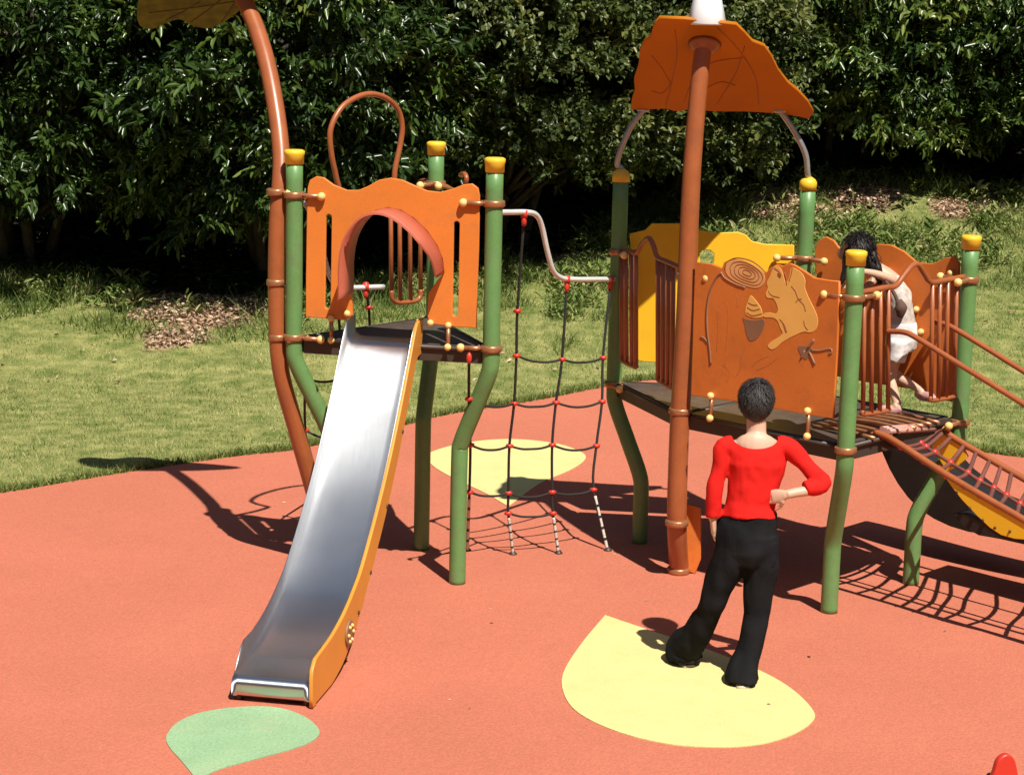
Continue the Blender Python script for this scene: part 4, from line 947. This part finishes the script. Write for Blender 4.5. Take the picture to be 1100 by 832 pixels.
def shrub(name, label, x, y, rx, ry, rz, zc, kind, nb, seed, front=True, zlow=None, tone=None):
    global RNG
    RNG = np.random.default_rng(seed); gz0 = ter(x, y)
    root = thing(name, (x, y, gz0), label, 'tree' if 'tree' in name else 'shrub', 'shrubs and trees behind the playground')
    bo = []; tries = 0
    while len(bo) < nb and tries < 4000:
        tries += 1
        d = RNG.normal(0, 1, 3); d /= np.linalg.norm(d)
        if front and d[1] > .55: continue
        rr_ = RNG.uniform(.5, 1.0) ** .5; c = np.array([x + d[0] * rx * rr_, y + d[1] * ry * rr_, zc + d[2] * rz * rr_])
        lim = (zlow if zlow is not None else gz0 + .5) + .3 * mnoise.noise(Vector((c[0] * .9, c[1] * .9, seed)))
        if c[2] < lim: continue
        if c[2] > zc + rz * .9: pass
        rad = RNG.uniform(.38, .75)
        if any(np.linalg.norm(c - b[0]) < .42 for b in bo): continue
        bo.append((c, (d[0], d[1] - .25, d[2] * .3), rad))
    if kind == 'laurel': me = crown_mesh('crown', bo, 34, 15, .128, .042, .75, .26, tone or (.2, .7), .17)
    else: me = crown_mesh('crown', bo, 34, 17, .085, .050, .35, .34, tone or (.25, .8), .15)
    link('crown', me, LAUREL if kind == 'laurel' else SMALL, root)
    bm = bmesh.new(); rnd = random.Random(seed)
    for k in range(4 if kind == 'laurel' else 2):
        a = k * 1.7 + rnd.random(); p = Vector((x + .25 * math.cos(a), y + .25 * math.sin(a), gz0 - .1)); top_ = Vector((x + rx * .45 * math.cos(a), y + ry * .4 * math.sin(a), zc + rz * .45))
        m1 = p.lerp(top_, .4) + Vector((rnd.uniform(-.2, .2), rnd.uniform(-.2, .2), 0)); rings(bm, catmull([p, m1, top_], 6), [float(q) for q in np.linspace(.065, .02, 13)], 8)
    for b in bo[:: 2]:
        s = Vector((x, y, max(gz0 + .4, b[0][2] - .7))); e = Vector(b[0]); rings(bm, catmull([s, s.lerp(e, .5) + Vector((0, 0, .12)), e], 4), [float(q) for q in np.linspace(.035, .010, 9)], 6)
    obj('trunk', bm, M_bark, root)
    return root
def hy(x): return float(hedge_y(x))
shrub('laurel_shrub', 'dark glossy laurel shrub at the far left, left of the leaf canopy', -5.4, hy(-5) + .85, 2.2, 2.1, 2.6, 3.4, 'laurel', 115, 21, zlow=1.42)
shrub('laurel_shrub', 'tall dark laurel shrub straight behind the leaf canopy and curved brown pole', -2.5, hy(-2.4) + .9, 1.9, 2.1, 2.6, 3.4, 'laurel', 115, 22, zlow=1.48)
shrub('broadleaf_tree', 'small-leaved green tree rising between the slide tower and the net', -.1, hy(-.2) + 1.1, 1.7, 2.2, 2.4, 3.3, 'small', 105, 23, zlow=1.75)
shrub('broadleaf_tree', 'olive green small-leaved tree just left of the tower roof', 1.7, hy(1.0) + 1.1, 1.6, 2.2, 2.3, 3.2, 'small', 100, 24, zlow=1.55)
shrub('laurel_shrub', 'bright green laurel shrub seen right of the tower roof', 4.3, hy(4) + 1.4, 2.0, 2.2, 2.1, 3.1, 'laurel', 115, 25, zlow=2.15, tone=(.4, .95))
shrub('laurel_shrub', 'leafy laurel shrub at the far right edge of the bank', 7.3, hy(7) + 1.4, 2.0, 2.4, 2.1, 3.15, 'laurel', 115, 26, zlow=2.15, tone=(.35, .9))
# the wood behind, one mass
RNG = np.random.default_rng(5)
bo = []
for k in range(640):
    x = RNG.uniform(-17, 17); y = hedge_y(x) + RNG.uniform(3.2, 7.5); z = RNG.uniform(.3, 8.5) + ter(x, y)
    bo.append(((x, y, z), (RNG.normal(0, .4), -1, -.1), RNG.uniform(.7, 1.2)))
for k in range(160):
    x = RNG.uniform(-10, 11); y = hedge_y(x) + RNG.uniform(2.2, 4.5); z = RNG.uniform(4.6, 7.5)
    bo.append(((x, y, z), (RNG.normal(0, .4), -1, -.1), RNG.uniform(.7, 1.2)))
w1 = crown_mesh('woodland', bo, 22, 9, .19, .10, .4, .4, (.1, .8), .3)
bo = []
for k in range(420):                                    # unseen foliage ring, added round the clearing to block sky light
    a = RNG.uniform(math.radians(-225), math.radians(45)); r = RNG.uniform(21, 27)
    x = r * math.cos(a); y = 8 + r * math.sin(a); z = RNG.uniform(.5, 12)
    bo.append(((x, y, z), (-math.cos(a), -math.sin(a), -.1), RNG.uniform(1.6, 2.6)))
w2 = crown_mesh('woodland', bo, 14, 8, .75, .42, .4, .5, (.1, .8), 1.0)
bmw = bmesh.new(); bmw.from_mesh(w1); bmw.from_mesh(w2); bmw.to_mesh(w1); bmw.free(); bpy.data.meshes.remove(w2)
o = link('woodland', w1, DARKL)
tag(o, 'dark mass of woodland foliage behind the shrubs, with an unseen added ring blocking sky light', 'woodland', kind='stuff')

GRASS = leafmat('grass_blade', [(0, (.055, .10, .018)), (.35, (.19, .255, .062)), (.65, (.41, .41, .155)), (1, (.62, .55, .29))], .6, .3, .2)
def blades(n, xr, yr, hfun, wid, keep, tone, seed):
    R_ = np.random.default_rng(seed); x = R_.uniform(*xr, n); y = R_.uniform(*yr, n)
    k = np.abs(x) < y * .275 + .6; x, y = x[k], y[k]
    k = y > edge_y(x) + R_.normal(.0, .012, len(x)); x, y = x[k], y[k]
    k = np.array([keep(a, b, R_) for a, b in zip(x, y)], bool); x, y = x[k], y[k]
    z = np.array([ter(a, b) for a, b in zip(x, y)]); m = len(x)
    h = np.array([hfun(a, b) for a, b in zip(x, y)]) * R_.uniform(.5, 1.25, m); ang = R_.uniform(0, math.pi, m); lean = R_.normal(0, .6, (m, 2)) * h[:, None]
    w = wid * R_.uniform(.7, 1.4, m)
    v = np.empty((m, 3, 3)); dx, dy = np.cos(ang) * w, np.sin(ang) * w
    v[:, 0] = np.stack([x - dx, y - dy, z - .01], 1); v[:, 1] = np.stack([x + dx, y + dy, z - .01], 1); v[:, 2] = np.stack([x + lean[:, 0], y + lean[:, 1], z + h], 1)
    t = np.array([tone(a, b) for a, b in zip(x, y)]) + R_.normal(0, .17, m)
    return v.reshape(-1, 3), np.repeat(np.clip(t, 0, 1), 3)
def nz(x, y, s, k): return mnoise.noise(Vector((x * s, y * s, k)))
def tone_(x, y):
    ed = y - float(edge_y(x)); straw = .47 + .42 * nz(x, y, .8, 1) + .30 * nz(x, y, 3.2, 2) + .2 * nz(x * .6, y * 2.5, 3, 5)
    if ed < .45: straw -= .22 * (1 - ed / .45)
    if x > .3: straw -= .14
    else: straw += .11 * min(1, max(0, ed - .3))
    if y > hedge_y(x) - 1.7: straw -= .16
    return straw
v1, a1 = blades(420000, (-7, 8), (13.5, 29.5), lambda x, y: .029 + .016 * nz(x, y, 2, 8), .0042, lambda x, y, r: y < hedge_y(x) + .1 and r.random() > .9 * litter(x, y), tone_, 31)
def tall(x, y):
    d = hedge_y(x) - y; return (.10 + .16 * max(0, nz(x, y, 1.6, 3)) + .03) * (1.3 if d < .9 else .85)
def tkeep(x, y, r):
    d = hedge_y(x) - y
    if d < -.5: return r.random() < .05
    band = (1.3 if x < .4 else 3.4)
    return d < band and nz(x, y, 1.1, 6) > -.12 and r.random() > .85 * litter(x, y)
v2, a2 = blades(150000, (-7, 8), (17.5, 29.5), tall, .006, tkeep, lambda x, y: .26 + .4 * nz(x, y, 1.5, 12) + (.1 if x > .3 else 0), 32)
# a fringe of longer blades over the rubber edge
R_ = np.random.default_rng(4); m = 9000; fx = R_.uniform(-6, 7, m); fy = edge_y(fx) + R_.uniform(-.015, .10, m)
fh = R_.uniform(.03, .085, m); fa = R_.uniform(0, math.pi, m); v3 = np.empty((m, 3, 3)); fz = np.array([ter(a, b) for a, b in zip(fx, fy)])
v3[:, 0] = np.stack([fx - np.cos(fa) * .006, fy - np.sin(fa) * .006, fz], 1); v3[:, 1] = np.stack([fx + np.cos(fa) * .006, fy + np.sin(fa) * .006, fz], 1)
v3[:, 2] = np.stack([fx + R_.normal(0, .03, m), fy - R_.uniform(-.02, .05, m), fz + fh], 1)
vv = np.concatenate([v1, v2, v3.reshape(-1, 3)]); aa = np.concatenate([a1, a2, np.repeat(np.clip(R_.normal(.3, .16, m), 0, 1), 3)])
o = link('grass', npmesh('grass', vv, np.arange(len(vv)), 3, aa), GRASS)
tag(o, 'mown lawn and rough grass growing on the bank', 'grass', kind='stuff')
# broad-leaved weeds on the bank, dark undergrowth in the shade
WEED = leafmat('weed_leaf', [(0, (.08, .13, .028)), (.5, (.18, .25, .06)), (.85, (.32, .36, .12)), (1, (.46, .42, .20))], .55, .35, .2)
def tufts(n, sel, per, lr, wr, seed, tone, lie=.55):
    R2 = np.random.default_rng(seed); P, D, N_, L, Wd, T = [], [], [], [], [], []; k = 0
    while k < n:
        x = R2.uniform(-7.5, 8.5); y = R2.uniform(17.5, 31)
        if abs(x) > y * .275 + .8 or not sel(x, y, R2): continue
        k += 1; z = ter(x, y); sc = R2.uniform(.6, 1.3); t0 = R2.uniform(*tone)
        hh = R2.uniform(0, .16 * sc, per); a = R2.uniform(0, 2 * math.pi, per)
        P.append(np.stack([x + R2.normal(0, .05, per), y + R2.normal(0, .05, per), z + hh], 1)); D.append(np.stack([np.cos(a), np.sin(a), R2.uniform(.1, 1.2, per) * lie], 1))
        N_.append(np.stack([R2.normal(0, .3, per), R2.normal(0, .3, per), np.ones(per)], 1)); L.append(sc * R2.uniform(*lr, per)); Wd.append(sc * R2.uniform(*wr, per)); T.append(np.clip(t0 + R2.normal(0, .1, per), 0, 1))
    v, q = instance_leaves(np.concatenate(P), np.concatenate(D), np.concatenate(N_), np.concatenate(L), np.concatenate(Wd), .2, .25)
    return npmesh('t', v, q, 4, np.repeat(np.concatenate(T), 6))
def wsel(x, y, r):
    d = hedge_y(x) - y; band = 2.5 if x > .4 else .5
    return -.35 < d < band and nz(x, y, .9, 21) + .25 * nz(x, y, 3, 22) > (.0 if x > .4 else .12) and r.random() > .9 * litter(x, y)
o = link('weeds', tufts(900, wsel, 13, (.05, .13), (.014, .034), 41, (.15, .95), 1.6), WEED); tag(o, 'leafy green weeds growing on the bank below the shrubs', 'weeds', kind='stuff')
o = link('undergrowth', tufts(1500, lambda x, y, r: .3 < y - hedge_y(x) < 4.5, 12, (.08, .2), (.03, .07), 42, (.0, .35)), LAUREL); tag(o, 'dark undergrowth in the shade under the shrubs', 'undergrowth', kind='stuff')
# fallen leaves and clippings on the bank
LIT_M = leafmat('dry_leaf', [(0, (.14, .08, .045)), (.5, (.40, .26, .165)), (1, (.66, .50, .37))], .8, .1, .2)
pp_ = []; 
while len(pp_) < 5200:
    x = R_.uniform(-7, 8); y = R_.uniform(18.0, 30)
    if abs(x) < y * .275 + .6 and R_.random() < litter(x, y) * (1 if y < hedge_y(x) + 1.2 else .25) + .004: pp_.append((x, y, ter(x, y) + R_.uniform(.005, .05)))
for k in range(30):
    x = R_.uniform(-3, 3.2); y = R_.uniform(9.6, 15); pp_.append((x, y, .012))
pp_ = np.array(pp_); m = len(pp_); d = R_.normal(0, 1, (m, 3)); d[:, 2] *= .35; nn = R_.normal(0, .55, (m, 3)); nn[:, 2] += 1
Ll = R_.uniform(.02, .075, m); Ll[-30:] *= .4; d[-30:, 2] = .05
v, q = instance_leaves(pp_, d, nn, Ll, Ll * R_.uniform(.4, .6, m), .2, .2)
o = link('leaf_litter', npmesh('leaf_litter', v, q, 4, np.repeat(R_.uniform(0, 1, m), 6)), LIT_M); tag(o, 'dry fallen leaves scattered on the bank under the shrubs', 'leaf litter', kind='stuff')
